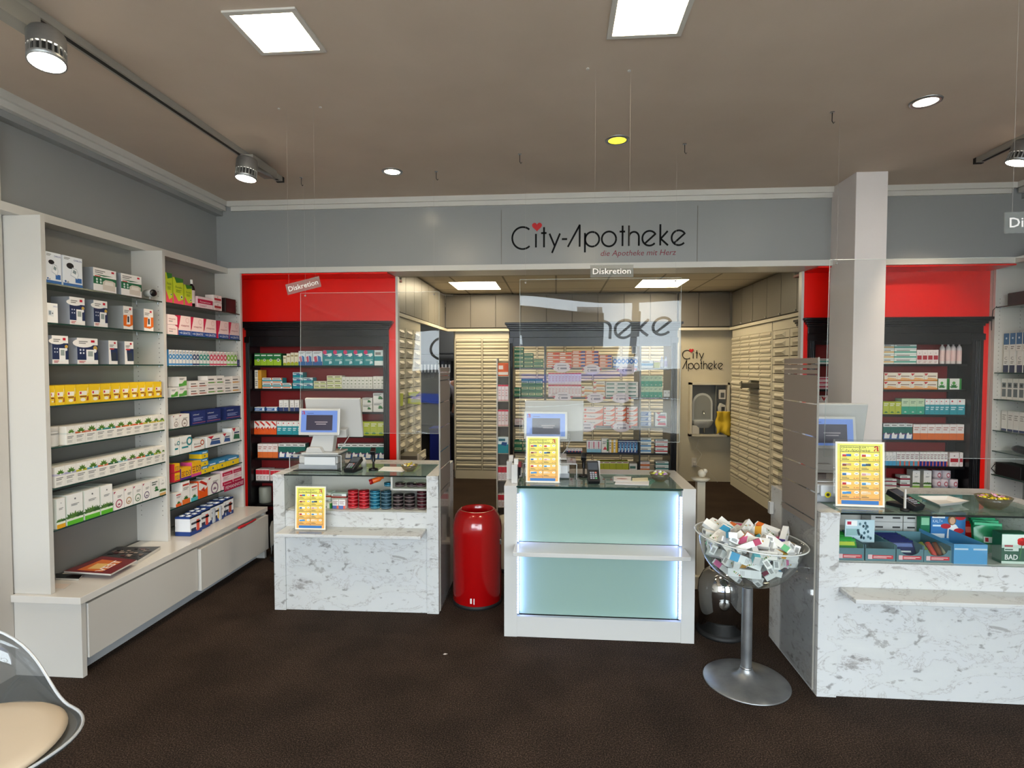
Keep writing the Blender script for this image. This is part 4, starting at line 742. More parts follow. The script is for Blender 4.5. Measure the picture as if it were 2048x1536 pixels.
shelf_left(SR[5], S(6, FB), [('mineral_powder_box', 'tall white mineral box', 'bas', '2C8C94', [(345, 356), (358, 380)], .125, .08, 1), ('mineral_powder_box', 'low white mineral box', 'bas', 'B8502C', [(383, 406)], .08, .08, 1), ('mineral_powder_box', 'white box with blue swoosh', 'swo', '3C5C94', [(411, 440), (442, 459)], .085, .10, 1), ('mineral_powder_box', 'white box with green swoosh', 'swo', '2C6C4C', [(461, 478)], .115, .08, 1)])
shelf_left(SR[6], S(7, FB), [('vitamin_box', 'yellow and red vitamin box', 'D3y', 'C82838', [(345, 356)], .065, .08, 2), ('vitamin_box', 'yellow and violet vitamin box', 'D3y', '5C2C8C', [(358, 379)], .085, .08, 1), ('vitamin_box', 'yellow and pink vitamin box', 'D3y', 'D84C8C', [(380, 399)], .11, .09, 1), ('supplement_box', 'yellow and blue box', 'yb', '', [(400, 413)], .058, .10, 3), ('supplement_box', 'yellow and blue box', 'yb', '', [(414, 431), (433, 449), (451, 475)], .072, .10, 1)])
shelf_left(SR[7], S(8, FB), [('herbal_medicine_box', 'small herb box with orange foot', 'herb', 'E86428', [(346, 358)], .10, .08, 1), ('herbal_medicine_box', 'tall herb box with orange foot', 'herb', 'E8702C', [(359, 375)], .165, .08, 1), ('herbal_medicine_box', 'herb box with aqua foot', 'herb', '54B8C0', [(377, 391)], .125, .08, 1), ('herbal_medicine_box', 'orange herb box', 'orr', '', [(393, 411)], .135, .08, 1), ('medicine_box', 'white box with mauve circles', 'ring', '8C6C84', [(413, 437)], .14, .10, 1), ('medicine_box', 'crimson banded box', 'crim', '', [(441, 462), (463, 487)], .078, .10, 2)])
# jar, bottle, camera and odd things on the left wall
m = MB().lathe([(.001, 0), (.042, 0), (.044, .005), (.044, .075), (.042, .08)], (0, 0, 0), mat('E8E6E2'), 28).lathe([(.0443, .002), (.0443, .072)], (0, 0, 0), mat('DAD8D4'), 28)
j = m.build('powder_jar', loc=(-2.735, LY(114), SL[4]+.0006)); tag(j, 'round white jar with grey band beside the herb boxes', 'jar'); q = MB().lathe([(.045, .08), (.046, .083), (.046, .104), (.044, .107), (.001, .107)], (0, 0, 0), WHITE, 28).lathe([(.0446, .062), (.0446, .072)], (0, 0, 0), mat('A8A8A4'), 28).build('lid', j)
def bottle(name, loc, r, h, col, cap, lab, group=None, capr=.35, lbl=None, spray=False):
    m = MB().lathe([(.001, 0), (r*.95, 0), (r, r*.1), (r, h*.68), (r*.8, h*.76), (r*capr, h*.82), (r*capr, h*.86)], (0, 0, 0), mat(col, .25), 20)
    if lbl: m.lathe([(r*1.01, h*.12), (r*1.01, h*.60)], (0, 0, 0), mat(lbl), 20)
    o = m.build(name, loc=loc); tag(o, lab, 'bottle', group)
    c = MB().lathe([(r*capr*1.2, h*.84), (r*capr*1.2, h*.97), (r*capr, h), (.001, h)], (0, 0, 0), mat(cap, .4), 16)
    if spray: c.box(-r*1.0, -r*.2, h*.93, r*.3, r*.2, h*1.02, mat(cap, .4))
    c.build('cap', o); return o
bottle('tonic_bottle', (-2.70, LY(393.5), SR[0]+.001), .022, .20, '1A0E12', 'E8E6E2', 'dark tonic bottle with white cap beside the lime boxes', lbl='D8C8C4')
g = empty('security_camera', (-2.70, LY(311), SL[0]), 'small white security camera with black face on the top shelf', 'camera')
MB().lathe([(.001, -.04), (.018, -.04), (.024, -.034), (.026, 0), (.024, .03), (.001, .036)], (0, 0, .045), WHITEG, 24, axis=(1, -.3, 0)).build('housing', g); MB().lathe([(.0235, .0), (.0225, .004), (.001, .005)], Vector((0, 0, .045))+Vector((1, -.3, 0)).normalized()*.032, BLACK, 24, axis=(1, -.3, 0)).build('lens_face', g); MB().cyl((0, 0, 0), (0, 0, .004), .022, WHITEG).cyl((0, 0, .004), (0, 0, .03), .006, WHITEG).build('foot', g)
y0_, y1_ = LY(448), LY(480); g = empty('clock_radio', (-2.72, (y0_+y1_)/2, SR[0]), 'black box-shaped device at the end of the top far shelf', 'device')
B(-.05, -.07, 0, .045, .075, .115, mat('241614', .5)).build('housing', g, bevel=.003); B(.045, -.06, .012, .0465, .065, .10, BLACK).build('front', g)
a = at(449, 984, 'x', -2.655); b = at(488, 962, 'x', -2.655); g = empty('shelf_banner', (-2.655, a.y, a.z), 'crimson shelf banner with white capital lettering', 'sign')
B(0, 0, 0, .002, b.y-a.y, .055, mat('A81444')).build('strip', g); MB().text('FEMANNOSE', (.0035, .015, .014), (0, 1, 0), (0, 0, 1), .028, mat('F4E0E8'), b.y-a.y-.03).build('lettering', g)
# drink bags standing on the worktop
for k, (pa, pb, c, n) in enumerate(((351, 376, 'D0503C', 'nearest'), (377, 399, 'C84438', 'second'), (404, 432, 'E0B83C', 'third'), (435, 457, '9C4438', 'farthest'))):
    ya, yb = LY(pa), LY(pb); w = (yb-ya)*.95; g = empty('drink_pack', (-2.60-.02*k, (ya+yb)/2, ZB+.0015), 'silver-blue six-pack drink bundle on the white worktop, %s of four' % n, 'drink pack', 'drink bundles on the left worktop')
    for i in range(2):
        for j in range(2):
            x = -.05+.05*i-.02; y = -w/2+w/2*(j+.5); MB().lathe([(.001, 0), (w*.22, 0), (w*.24, .01), (w*.24, .105), (w*.15, .125), (w*.15, .14), (.001, .142)], (x, y, 0), mat('C8D0DC', .25, .3), 14).build('bottle', g)
    q = B(-.10, -w/2-.001, .0, .012, w/2+.001, .03, mat('1C3C80')).box(-.10, -w/2-.001, .03, .012, w/2+.001, .13, mat('E4E6EA')); q.box(.0125, w*.05, .02, .0135, w*.3, .10, mat(c)).box(.0125, -w*.42, .03, .0135, w*.0, .05, mat('22304C')).box(.0125, -w*.4, .075, .0135, w*.4, .09, mat('3A3E48')).box(-.10, -w/2-.002, .122, .012, w/2+.002, .135, mat('1C3C80')); q.build('sleeve', g)
# magazines
def mag(name, corners, z, th, cover, lab, art=None):
    m = MB(); P = [at(x, y, 'z', z) for x, y in corners]; n = len(P)
    m.add([(p.x, p.y, z-th) for p in P]+[(p.x, p.y, z) for p in P], [(i, (i+1) % n, (i+1) % n+n, i+n) for i in range(n)], mat('C8C4BC')); m.add([(p.x, p.y, z-th) for p in P], [tuple(range(n))], mat(cover))
    m.add([(p.x, p.y, z) for p in P], [tuple(range(n))], mat(cover, .2)); q = lambda u, v: (lambda w: (w.x, w.y, z+.0006))((P[0]*(1-u)+P[1]*u)*(1-v)+(P[3]*(1-u)+P[2]*u)*v)
    if art: art(m, q, P, z)
    return tag(m.build(name), lab, 'magazine')
def art_dark(m, q, P, z):
    rr = random.Random(3)
    for i in range(26):
        u, v = rr.uniform(.05, .85), rr.uniform(.05, .85); c = rr.choice(['6C5A50', '3C2C28', '8C7C70', '2A2A30', 'A08C80', '5C1C1C']); s = rr.uniform(.05, .14)
        m.poly([(x, y, zz+.0001*i) for x, y, zz in (q(u, v), q(u+s, v), q(u+s, v+s*.8), q(u, v+s))], mat(c, .25))
def art_vest(m, q, P, z):
    m.poly([q(.2, .1), q(.75, .1), q(.75, .8), q(.2, .8)], mat('D8702C', .25)); m.poly([(x, y, zz+.0003) for x, y, zz in (q(.35, .2), q(.6, .25), q(.6, .6), q(.3, .55))], mat('F0C070', .25))
    ux = (P[2]-P[1]).normalized(); uy = (P[0]-P[1]).normalized(); m.text('VEST', Vector((P[1].x, P[1].y, z+.001))+uy*.075+ux*.02, ux, uy, .05, mat('F0E8E0'), (P[2]-P[1]).length-.05, 0, .02)
mag('booklet', [(112, 1156), (158, 1158), (165, 1150), (112, 1147)], ZB+.010, .009, '15181A', 'small black booklet beside the nearest white shelf upright')
mag('magazine', [(300, 1096), (322, 1101), (322, 1092), (195, 1100)], ZB+.004, .003, '3A3430', 'grey leaflet under the dark magazine pile') if 0 else None
mag('magazine', [(190, 1118), (276, 1121), (322, 1093), (234, 1094)], ZB+.020, .019, '2C2624', 'stack of dark glossy magazines on the left worktop', art_dark)
mag('magazine', [(128, 1142), (222, 1148), (274, 1120), (205, 1112)], ZB+.034, .009, '7A1418', 'red and black magazine with white title overlapping the dark pile', art_vest)
mag('leaflet', [(110, 1176), (128, 1178), (142, 1168), (112, 1167)], ZB+.002, .0015, 'E4D4C8', 'pale pink leaflet at the near end of the left worktop')

# ------------------------------------------------------------------ niche and rear cabinet goods
def front(yf, z, place, rows):
    "rows: name, desc, key, accent, px spans, top px, depth, layers"
    for (name, desc, key, acc, spans, ytop, d, n) in rows:
        for (a, b) in spans:
            pa, pb = at(a, ytop, 'y', yf), at(b, ytop, 'y', yf); h = (pa.z-z)/n
            for k in range(n):
                lay = '' if n == 1 else {2: ['lower', 'upper'], 3: ['lowest', 'middle', 'top'], 4: ['lowest', 'second', 'third', 'top'], 5: ['lowest', 'second', 'third', 'fourth', 'top']}[n][k]
                box_item(name, desc, 'box', key, acc, pb.x-pa.x-.0015, d, h-.0006, ((pa.x+pb.x)/2, yf, z+k*h), 0, place, lay)
def ES(a, b, n): return [(a+(b-a)*i/n, a+(b-a)*(i+1)/n) for i in range(n)]
LN, RN, CC = 'left red niche', 'right red niche', 'central black cabinet'
YN = 4.80
front(YN, SHA[0], S(1, LN), [('medicine_box', 'green and lime box', 'gry', '', E(509, 521.6, 534, 547, 563), 706.5, .10, 1), ('medicine_box', 'cream and lime box', 'tan', '', [(566.5, 573)], 711, .08, 1), ('medicine_box', 'cream and lime box', 'tan', '', [(573.5, 581)], 707, .08, 1), ('medicine_box', 'cream and lime box', 'tan', '', [(581.5, 588.5), (589, 597)], 705, .08, 1), ('medicine_box', 'white and blue box', 'wbl', '', [(597.5, 611), (611.5, 625)], 702, .10, 1), ('medicine_box', 'wide white and blue box', 'wbl', '', [(626, 645)], 702, .10, 1), ('medicine_box', 'teal and pink box', 'teal', '', ES(646, 748, 5), 700, .10, 1), ('medicine_box', 'plain teal box', 'st3', '1F8C92', [(749, 768)], 700, .10, 1)])
front(YN, SHA[1], S(2, LN), [('medicine_box', 'yellow and white stacked box', 'mlt', 'E0A030', [(509.5, 523)], 740, .09, 2), ('medicine_box', 'teal and orange box', 'tor', '', ES(525, 565, 2), 755.5, .08, 2), ('medicine_box', 'teal and orange box', 'tor', '', [(565.5, 584)], 766, .08, 1), ('medicine_box', 'teal and blue box', 'tbl', '', [(586, 606)], 744.5, .08, 3), ('medicine_box', 'teal and blue box', 'tbl', '', [(607, 626)], 755, .08, 2), ('medicine_box', 'cream and green box', 'crg', '', ES(628, 653, 2), 762, .08, 2), ('medicine_box', 'cream and green box', 'crg', '', ES(654, 684, 2), 751, .08, 3), ('tea_box', 'grey leaf print box', 'dots', '', ES(684.5, 745.5, 8), 753.5, .08, 1), ('tea_box', 'grey leaf print box', 'dots', '', ES(746.5, 769, 3), 752.5, .08, 1)])
front(YN, SHA[2], S(3, LN), [('toothpaste_box', 'blue toothpaste box', 'tpb', '', [(509.5, 530), (533, 555)], 814, .06, 1), ('medicine_box', 'white and navy slim box', 'wcol', '2C3C6C', [(558.5, 567), (567.5, 577), (580.5, 588.5), (589.5, 598.5)], 800, .08, 1), ('medicine_box', 'yellow and grey box', 'mlt', 'E8C01C', [(652, 679)], 797, .08, 1), ('medicine_box', 'small pale box', 'crg', '', [(703, 724)], 798, .08, 2), ('cough_drops_box', 'white ivy leaf box', 'ivy', '', [(725, 745)], 795.5, .10, 2), ('cough_drops_box', 'white ivy leaf box', 'ivy', '', [(746.5, 768)], 786, .10, 2)])
front(YN, SHA[3], S(4, LN), [('medicine_box', 'orange and red box', 'orr', '', E(508.5, 519, 530.5, 542, 553), 842, .09, 1), ('medicine_box', 'white and teal box', 'wte', '', ES(554, 605, 5), 842.5, .09, 1), ('medicine_box', 'olive leaf box', 'ygl', '', ES(713, 769, 4), 843, .09, 1)])
front(YN, SHA[4], S(5, LN), [('medicine_box', 'white and orange box', 'sal', '', E(515.5, 525.5, 536, 545.5, 556), 887.5, .08, 1), ('medicine_box', 'green and blue horse box', 'hor', '', ES(557, 611, 4), 887, .08, 1), ('medicine_box', 'green and blue horse box', 'hor', '', ES(676, 770, 7), 887.5, .08, 1)])
front(YN, SHA[5], S(6, LN), [('medicine_box', 'red and white slim box', 'rws', '', ES(512, 539, 4), 938.5, .10, 1), ('medicine_box', 'pale slim box', 'rws', '', ES(541, 565, 3), 940, .10, 1)])
front(YN, SHB[0], S(1, RN), [('medicine_box', 'flat white and teal box', 'st3', '5CA8A0', [(1634, 1661)], 717, .08, 1), ('medicine_box', 'cream stacked box', 'st3', 'D8B06C', [(1767, 1789)], 689, .08, 4), ('medicine_box', 'cream and teal box', 'st3', '3CA08C', ES(1789.5, 1834, 1), 689, .08, 4), ('medicine_box', 'white box with red panel', 'rwb', '', ES(1834.5, 1878, 4), 699.5, .08, 1)])
front(YN, SHB[1], S(2, RN), [('medicine_box', 'magenta and white flat box', 'crim', '', [(1634, 1660)], 754, .08, 3), ('medicine_box', 'orange and cream box', 'icr', '', ES(1769, 1876, 4), 745, .09, 2), ('medicine_box', 'green and white leaf box', 'grnw', '', [(1877, 1898), (1900, 1924)], 757, .08, 1)])
front(YN, SHB[2], S(3, RN), [('medicine_box', 'white box with red heart', 'hrt', '', [(1635, 1662)], 791, .08, 3), ('medicine_box', 'olive leaf box', 'ygl', '', ES(1767, 1803.5, 3), 803, .09, 1), ('medicine_box', 'mint green box', 'mint', '', ES(1804, 1850, 3), 797, .09, 1), ('medicine_box', 'white and teal box', 'wte', '', ES(1851, 1900, 5), 798, .09, 1), ('medicine_box', 'wide white and teal box', 'wte', '', ES(1900.5, 1931, 2), 798, .09, 1)])
front(YN, SHB[3], S(4, RN), [('medicine_box', 'green and blue horse box', 'hor', '', ES(1767, 1826, 4), 847, .08, 1), ('medicine_box', 'white and orange box', 'sal', '', ES(1827, 1929, 7), 848.5, .08, 1)])
front(YN, SHB[4], S(5, RN), [('nasal_spray_box', 'white and blue slim box', 'wcol', '4CA0C8', ES(1765, 1793, 4), 904, .06, 1), ('nasal_spray_box', 'teal and coral slim box', 'slt', '5CA0B8', ES(1793.5, 1839, 5), 904, .06, 1), ('nasal_spray_box', 'navy and coral slim box', 'slt', '1C2C88', ES(1840, 1896, 8), 904, .06, 1), ('cream_box', 'cream box with red top', 'rwb', '', [(1900, 1919), (1920, 1927)], 905, .06, 1)])
front(YN, SHB[5], S(6, RN), [('medicine_box', 'small white and maroon box', 'st3', '9C2C44', [(1766, 1794)], 958, .07, 2), ('medicine_box', 'small white and maroon box', 'st3', '9C2C44', [(1801, 1821)], 951, .07, 2), ('oil_box', 'tall white and green box', 'flw', '8CB84C', [(1826, 1841), (1848, 1864)], 941, .08, 1)])
for k, (px, n) in enumerate(((1886, 'first'), (1898, 'second'), (1908, 'third'), (1920, 'last'))):
    p = at(px-2, 728, 'y', YN+.03); bottle('spray_bottle', (p.x, YN+.03, SHB[0]+.001), .0185, .185, 'E6DAD6', 'D8D4D0', 'white spray bottle on the top shelf of the right red niche, %s of four' % n, 'spray bottles in the right niche', lbl='E8C8C4')
for k, (px, zz, n) in enumerate(((1873, 0, 'left in lower row'), (1887, 0, 'middle in lower row'), (1906, 0, 'right in lower row'), (1873, 1, 'left in upper row'), (1891, 1, 'right in upper row'))):
    p = at(px, 970, 'y', YN+.04); h = .072; m = MB().lathe([(.001, 0), (.033, 0), (.033, h-.002), (.031, h), (.001, h)], (0, 0, 0), mat('DCCFD4'), 24)
    for a in range(0, 24, 6): m.lathe([(.0332, .02), (.0332, .05)], (0, 0, 0), mat('DCCFD4'), 24) if a == 0 else None
    m.poly([(.014*math.cos(2*PI*i/16), -.0338, h/2+.02*math.sin(2*PI*i/16)) for i in range(16)], mat('B84C5C')); m.poly([(.009*math.cos(2*PI*i/16), -.0341, h/2+.012*math.sin(2*PI*i/16)) for i in range(16)], mat('E8D8DC'))
    tag(m.build('gauze_tin', loc=(p.x+(0 if not zz else .0), YN+.04, SHB[5]+.001+zz*(h+.001))), 'pale pink round tin at the foot of the right niche, %s' % n, 'tin', 'pink tins in the right niche')
YC = 5.60
oo = lambda x: ('medicine_box', 'orange and red box' if x == 'E04A2C' else 'orange and navy box', 'oran', x)
front(YC, SHC[0], S(1, CC), [(*oo('E04A2C'), ES(1094, 1144, 2), 704.5, .12, 4), (*oo('1C4C98'), ES(1145, 1198, 2), 701.5, .12, 5), (*oo('1C4C98'), [(1199, 1224.5)], 710, .12, 4), ('medicine_box', 'white and blue slim box', 'slim', '3C7CD0', ES(1226.5, 1276, 6), 713, .08, 1), ('medicine_box', 'green and cream flat box', 'grn', '', [(1029, 1047.5)], 694.5, .12, 5), ('medicine_box', 'green and cream flat box', 'grn', '', [(1048.5, 1067)], 706, .12, 4), ('medicine_box', 'green and cream flat box', 'grn', '', [(1068, 1087)], 718, .12, 2), ('medicine_box', 'sky blue box', 'st3', '3C94C4', [(1282, 1307)], 720.5, .08, 1), ('medicine_box', 'olive green box', 'ygr', '', [(1308.5, 1320)], 721.5, .08, 1)])
front(YC, SHC[1], S(2, CC), [('lip_balm_box', 'pink and white slim box', 'pnk', '', ES(1097, 1163, 10), 745.5, .08, 2), ('medicine_box', 'orange curved stripe box', 'icr', '', [(1163.5, 1186.5)], 772.5, .12, 2), ('medicine_box', 'orange curved stripe box', 'icr', '', [(1187, 1211)], 762.5, .12, 3), ('medicine_box', 'white and slate box', 'wtl', '', ES(1212, 1277, 3), 763.5, .12, 4), ('eye_drops_box', 'cream and grape box', 'mint', '', ES(1281.5, 1325.5, 5), 751, .09, 2), ('medicine_box', 'tiny white box', 'whb', '3A3A3A', ES(1328, 1342, 2), 780.5, .05, 1), ('medicine_box', 'deep green box', 'grn', '', [(1029, 1042)], 775, .1, 2), ('medicine_box', 'deep green box', 'grn', '', ES(1043, 1086, 3), 758, .1, 3)])
front(YC, SHC[2], S(3, CC), [('pain_gel_box', 'long orange and white box', 'volt', '', [(1167, 1207)], 814, .08, 3), ('pain_gel_box', 'short orange and white box', 'volt', '', [(1208, 1230.5), (1231.5, 1253), (1254, 1276)], 813, .10, 4), ('medicine_box', 'blue and white flat box', 'tpb', '', [(1281, 1303)], 822.5, .08, 3), ('medicine_box', 'white box with pink disc', 'swo', 'D83C5C', [(1311, 1334)], 825, .09, 2), ('medicine_box', 'pale pink flat box', 'vit2', '', [(1030, 1047)], 837, .08, 1)])
front(YC, SHC[3], S(4, CC), [('medicine_box', 'navy and pink small box', 'slt', '1C2C68', ES(1133, 1165, 5), 896.5, .06, 1), ('medicine_box', 'pink and aqua slim box', 'pwb', '', ES(1174, 1203, 3), 881, .08, 1), ('medicine_box', 'white box with red melon', 'mel', '', [(1203.5, 1218)], 877, .08, 1), ('medicine_box', 'yellow striped box', 'mlt', 'E0B02C', ES(1219, 1236, 2), 879, .08, 1), ('medicine_box', 'dark blue swirl box', 'dbl', '', ES(1237, 1276, 6), 881, .08, 1), ('medicine_box', 'pale blue flat box', 'st3', '4C8CC0', [(1281, 1303)], 876, .08, 3), ('medicine_box', 'red and white flat box', 'st3', 'C02C34', [(1311.5, 1336)], 879, .08, 3), ('medicine_box', 'teal green box', 'grn', '', [(1029, 1045), (1047, 1060)], 880, .08, 2)])
front(YC, SHC[4], S(5, CC), [('medicine_box', 'yellow-green box', 'ygr', '', ES(1195, 1258, 5), 923, .12, 1), ('medicine_box', 'white corner box', 'wtl', '', [(1259, 1275)], 927, .12, 1), ('medicine_box', 'orange and grey box', 'sal', '', [(1281, 1300)], 923, .09, 2), ('medicine_box', 'white and teal flat box', 'st3', '1F7C78', [(1312, 1338)], 923, .09, 2)])
for k, px in enumerate((1324, 1332)):
    p = at(px, 730, 'y', 5.62); bottle('nail_polish_bottle', (p.x, 5.62, SHC[0]+.001), .016, .115, 'D8DCEC', 'A8B8E0', 'small %s bottle on the top right of the central black cabinet' % ['white', 'lilac'][k], lbl=['ECECEC', 'B0A8D0'][k])
# oval price cards on the shelf edges
for k, (px, py, s, lab) in enumerate(((1124, 735, 0, 'first left of top row'), (1184, 739, 0, 'centre of top row'), (1254, 739, 0, 'right of top row'), (1126, 794, 1, 'left of second row'), (1191, 796, 1, 'centre of second row'), (1242, 796, 1, 'right of second row'), (1172, 854, 2, 'left of third row'), (1243, 854, 2, 'right of third row'))):
    p = at(px, py, 'y', 5.525); m = MB(); E_ = [(.088*math.cos(2*PI*i/32), .05*math.sin(2*PI*i/32)) for i in range(32)]; m.prism(E_, -.001, .001, mat('EADCE0'), 'y')
    m.text('€', (-.045, -.002, -.022), (1, 0, 0), (0, 0, 1), .026, mat('5A5060')).box(-.015, -.0018, -.018, .05, -.0012, .0, mat('8C8290')); m.box(-.045, -.0016, .018, .045, -.0012, .026, mat('8C8490'))
    for sx in (-.088, .088): heart(m, (sx, -.0022, 0), (1, 0, 0), (0, 0, 1), .014, mat('C05060'))
    tag(m.build('price_card', loc=(p.x, 5.525, p.z)), 'oval pink price card with hearts, %s, central black cabinet' % lab, 'price card', 'oval price cards')
tag(MB().box(-.022, -.01, 0, .022, .02, .075, WHITEG).box(-.017, -.013, .006, .017, -.01, .069, BLACK).build('security_camera', loc=(at(1269, 705, 'y', 5.62).x, 5.64, SHC[0]+.145), bevel=.006), 'small white camera with black face atop the slim blue boxes', 'camera')
# right wall goods: seen just past the red niche
def shelf_right(z, u, rows):
    for (name, desc, key, acc, ys, w, h, d) in rows:
        for y in ys: box_item(name, desc, 'box', key, acc, w, d, h, (3.56, y, z), -PI/2, u, '')
RWL = 'right wall shelving'
shelf_right(1.602, S(2, RWL), [('skin_care_box', 'white box with navy panel', 'wcol', '2C3458', [4.66, 4.60, 4.53, 4.47, 4.40], .05, .17, .10), ])
shelf_right(1.772, S(2, RWL)+' upper row', [('skin_care_box', 'blue-topped box', 'blt', '', [4.66, 4.60, 4.54, 4.48, 4.42], .052, .14, .10)])
shelf_right(1.39, S(3, RWL), [('skin_care_box', 'white box with slate panels', 'cer', '6C7478', [4.67, 4.615, 4.56, 4.505], .05, .165, .09), ('skin_care_box', 'white box with maroon panels', 'cer', '8C3C48', [4.44, 4.38], .06, .195, .09)])
shelf_right(1.14, S(4, RWL), [('skin_care_box', 'white box with navy foot', 'whb', '2C3C68', [4.66, 4.60, 4.545, 4.49, 4.44, 4.385], .05, .16, .09)])
tag(MB().lathe([(.001, -.09), (.022, -.085), (.03, -.03), (.03, .05), (.02, .08), (.001, .085)], (0, 0, 0), BLACK, 16, axis=(0, 1, .05)).build('computer_mouse', loc=(3.58, 4.50, 1.006)), 'dark rounded object lying on the fifth right wall shelf', 'mouse')
tag(B(-.05, -.09, 0, .05, .09, .10, BLACKM).build('speaker_box', loc=(3.60, 4.56, 2.126), bevel=.004), 'black box on the top shelf of the right wall', 'box')
tag(B(-.06, -.14, 0, .06, .10, .10, BLACKM).build('network_box', loc=(3.58, 4.58, .786), bevel=.004), 'black low box on the lowest right wall shelf', 'box')
tag(MB().prism([(-.06, 0), (.06, 0), (.06, .12), (.0, .14), (-.06, .13)], -.09, .09, WHITE, 'y').build('tissue_box', loc=(3.57, 4.28, .786), bevel=.006), 'white rounded box beside the black low box', 'box')
tag(MB().tube([(3.53, 4.68, .79), (3.50, 4.69, .83), (3.50, 4.66, .87), (3.52, 4.62, .885), (3.56, 4.58, .886)], .003, BLACKM, 6).build('cable'), 'black looped cable by the lowest right wall shelf', 'cable')
tag(MB().tube([(3.51, 4.70, 2.13), (3.49, 4.71, 2.10), (3.485, 4.715, 2.0), (3.49, 4.72, 1.94)], .003, BLACKM, 6).build('cable'), 'black cable dropping from the top right wall shelf', 'cable')
# ------------------------------------------------------------------ offer posters in clear stands
APO = [(.0, .0), (.28, .0), (.28, .12), (.2, .14), (.38, .42), (.60, .42), (.60, .12), (.5, .1), (.5, .0), (1, .0), (1, .14), (.86, .16), (.86, .82), (.7, 1), (.28, 1), (.1, .86), (.1, .66), (.3, .66), (.36, .82), (.54, .82), (.6, .74), (.6, .56), (.34, .52), (.06, .2)]
def poster(loc, rz, w, h, lab, lean=.05, foot=.08):
    g = empty('poster_stand', loc, lab, 'poster stand', 'yellow offer posters', rz); Y = lambda z: z*lean
    m = MB(); m.add([(-w/2-.008, Y(0), .001), (w/2+.008, Y(0), .001), (w/2+.008, Y(h+.012), h+.012), (-w/2-.008, Y(h+.012), h+.012)]+[(-w/2-.008, Y(0)+.005, .001), (w/2+.008, Y(0)+.005, .001), (w/2+.008, Y(h+.012)+.005, h+.012), (-w/2-.008, Y(h+.012)+.005, h+.012)], [(0, 1, 2, 3), (7, 6, 5, 4), (0, 4, 5, 1), (1, 5, 6, 2), (2, 6, 7, 3), (3, 7, 4, 0)], ACRYL)
    m.box(-w/2-.008, -foot, .001, w/2+.008, .0, .004, ACRYL); m.build('clear_holder', g)
    m = MB(); k = [0]
    def q(u0, v0, u1, v1, c, d):
        z0, z1 = .006+v0*(h-.006), .006+v1*(h-.006); x0, x1 = -w/2+u0*w, -w/2+u1*w
        m.add([(x0, Y(z0)-.0015-d, z0), (x1, Y(z0)-.0015-d, z0), (x1, Y(z1)-.0015-d, z1), (x0, Y(z1)-.0015-d, z1)], [(0, 1, 2, 3)], mat(c, .5))
    q(0, 0, 1, 1, 'F4EEDC', 0); cs = ['F0B060', 'F2B860', 'F4C464', 'F5CE64', 'F6D860', 'F6E060', 'F4E868', 'F0EC70']
    for i, c in enumerate(cs): q(.04, .03+.94*i/8, .96, .03+.94*(i+1)/8, c, .0004)
    for a in (.1, .5, .9): q(a-.004, .1, a+.004, .94, '3A3A30', .0008)
    for i in range(6): q(.1, .12+.145*i-.003, .9, .12+.145*i+.003, '3A3A30', .0008)
    q(.1, .935, .9, .94, '3A3A30', .0008); q(.12, .035, .88, .095, '2F74B8', .0008)
    ux = Vector((1, 0, 0)); uz = Vector((0, lean, 1)).normalized()
    def P(u, v, d=.0012): z = .006+v*(h-.006); return Vector((-w/2+u*w, Y(z)-.0015-d, z))
    m.text('PREISKNALLER !', P(.12, .903), ux, uz, h*.024, mat('20301C'), w*.55); wd = pen(MB(), 'City-Apotheke', (0, 0, 0), ux, uz, .01, INK)
    pen(m, 'City-Apotheke', P(.12, .852), ux*(w*.56*.01/wd/.01*1.0/(h*.03)*.01) if 0 else ux*(w*.60/(wd*h*.036/.01)), uz, h*.036, mat('2A4030'), .10)
    s = h*.075; m.poly([P(.78, .86)+ux*(a*s)+uz*(b*s) for a, b in APO], mat('C01C24'))
    rr = random.Random(5); it = [('C83830', '2F68B0'), ('C8402C', 'F0F0F0'), ('8A3A28', 'C8A078'), ('2A6A98', '3A4A54'), ('2468A8', 'F4F4F4'), ('D8A0A0', 'E8D8D0'), ('C02828', 'F0F0F0'), ('4A90C0', 'DCE8F0'), ('3C8CC8', '3C8CC8'), ('E8C89C', 'E8C89C')]; pr = ['7,95', '13,3', '7,45', '3,95', '6,45', '4,10', '3,45', '12,80', '5,95', '']
    for i in range(5):
        for j in range(2):
            v = .12+.145*(4-i); u = .12+.4*j; a, b = it[i*2+j]
            q(u+.01, v+.075, u+.14, v+.115, 'F4F0E8', .001); q(u+.02, v+.07, u+.10, v+.105, a, .0013); q(u+.10, v+.075, u+.2, v+.11, b, .0014)
            c = P(u+.31, v+.1); m.poly([c+ux*(.05*w*math.cos(2*PI*t/14))+uz*(.022*h*math.sin(2*PI*t/14)) for t in range(14)], mat('F6F2E4')); q(u+.285, v+.095, u+.335, v+.103, '6A6A6A', .0016)
            q(u+.01, v+.02, u+.16, v+.03, '5C5040', .001); q(u+.01, v+.04, u+.12, v+.046, '5C5040', .001)
            if pr[i*2+j]: m.text(pr[i*2+j], P(u+.25, v+.015), ux, uz, h*.022, mat('C02020'), w*.11)
    o = m.build('poster', g); o['label'] = 'yellow price poster with red letter emblem'
poster((-1.600, 3.450, .5735), .02, .203, .288, 'yellow offer poster stand on the ledge of the left marbled counter')
poster((-.078, 3.37, .9275), 0, .205, .290, 'yellow offer poster stand on the lit middle counter')
poster((1.545, 2.905, .9305), -.06, .232, .335, 'yellow offer poster stand on the right marbled counter')

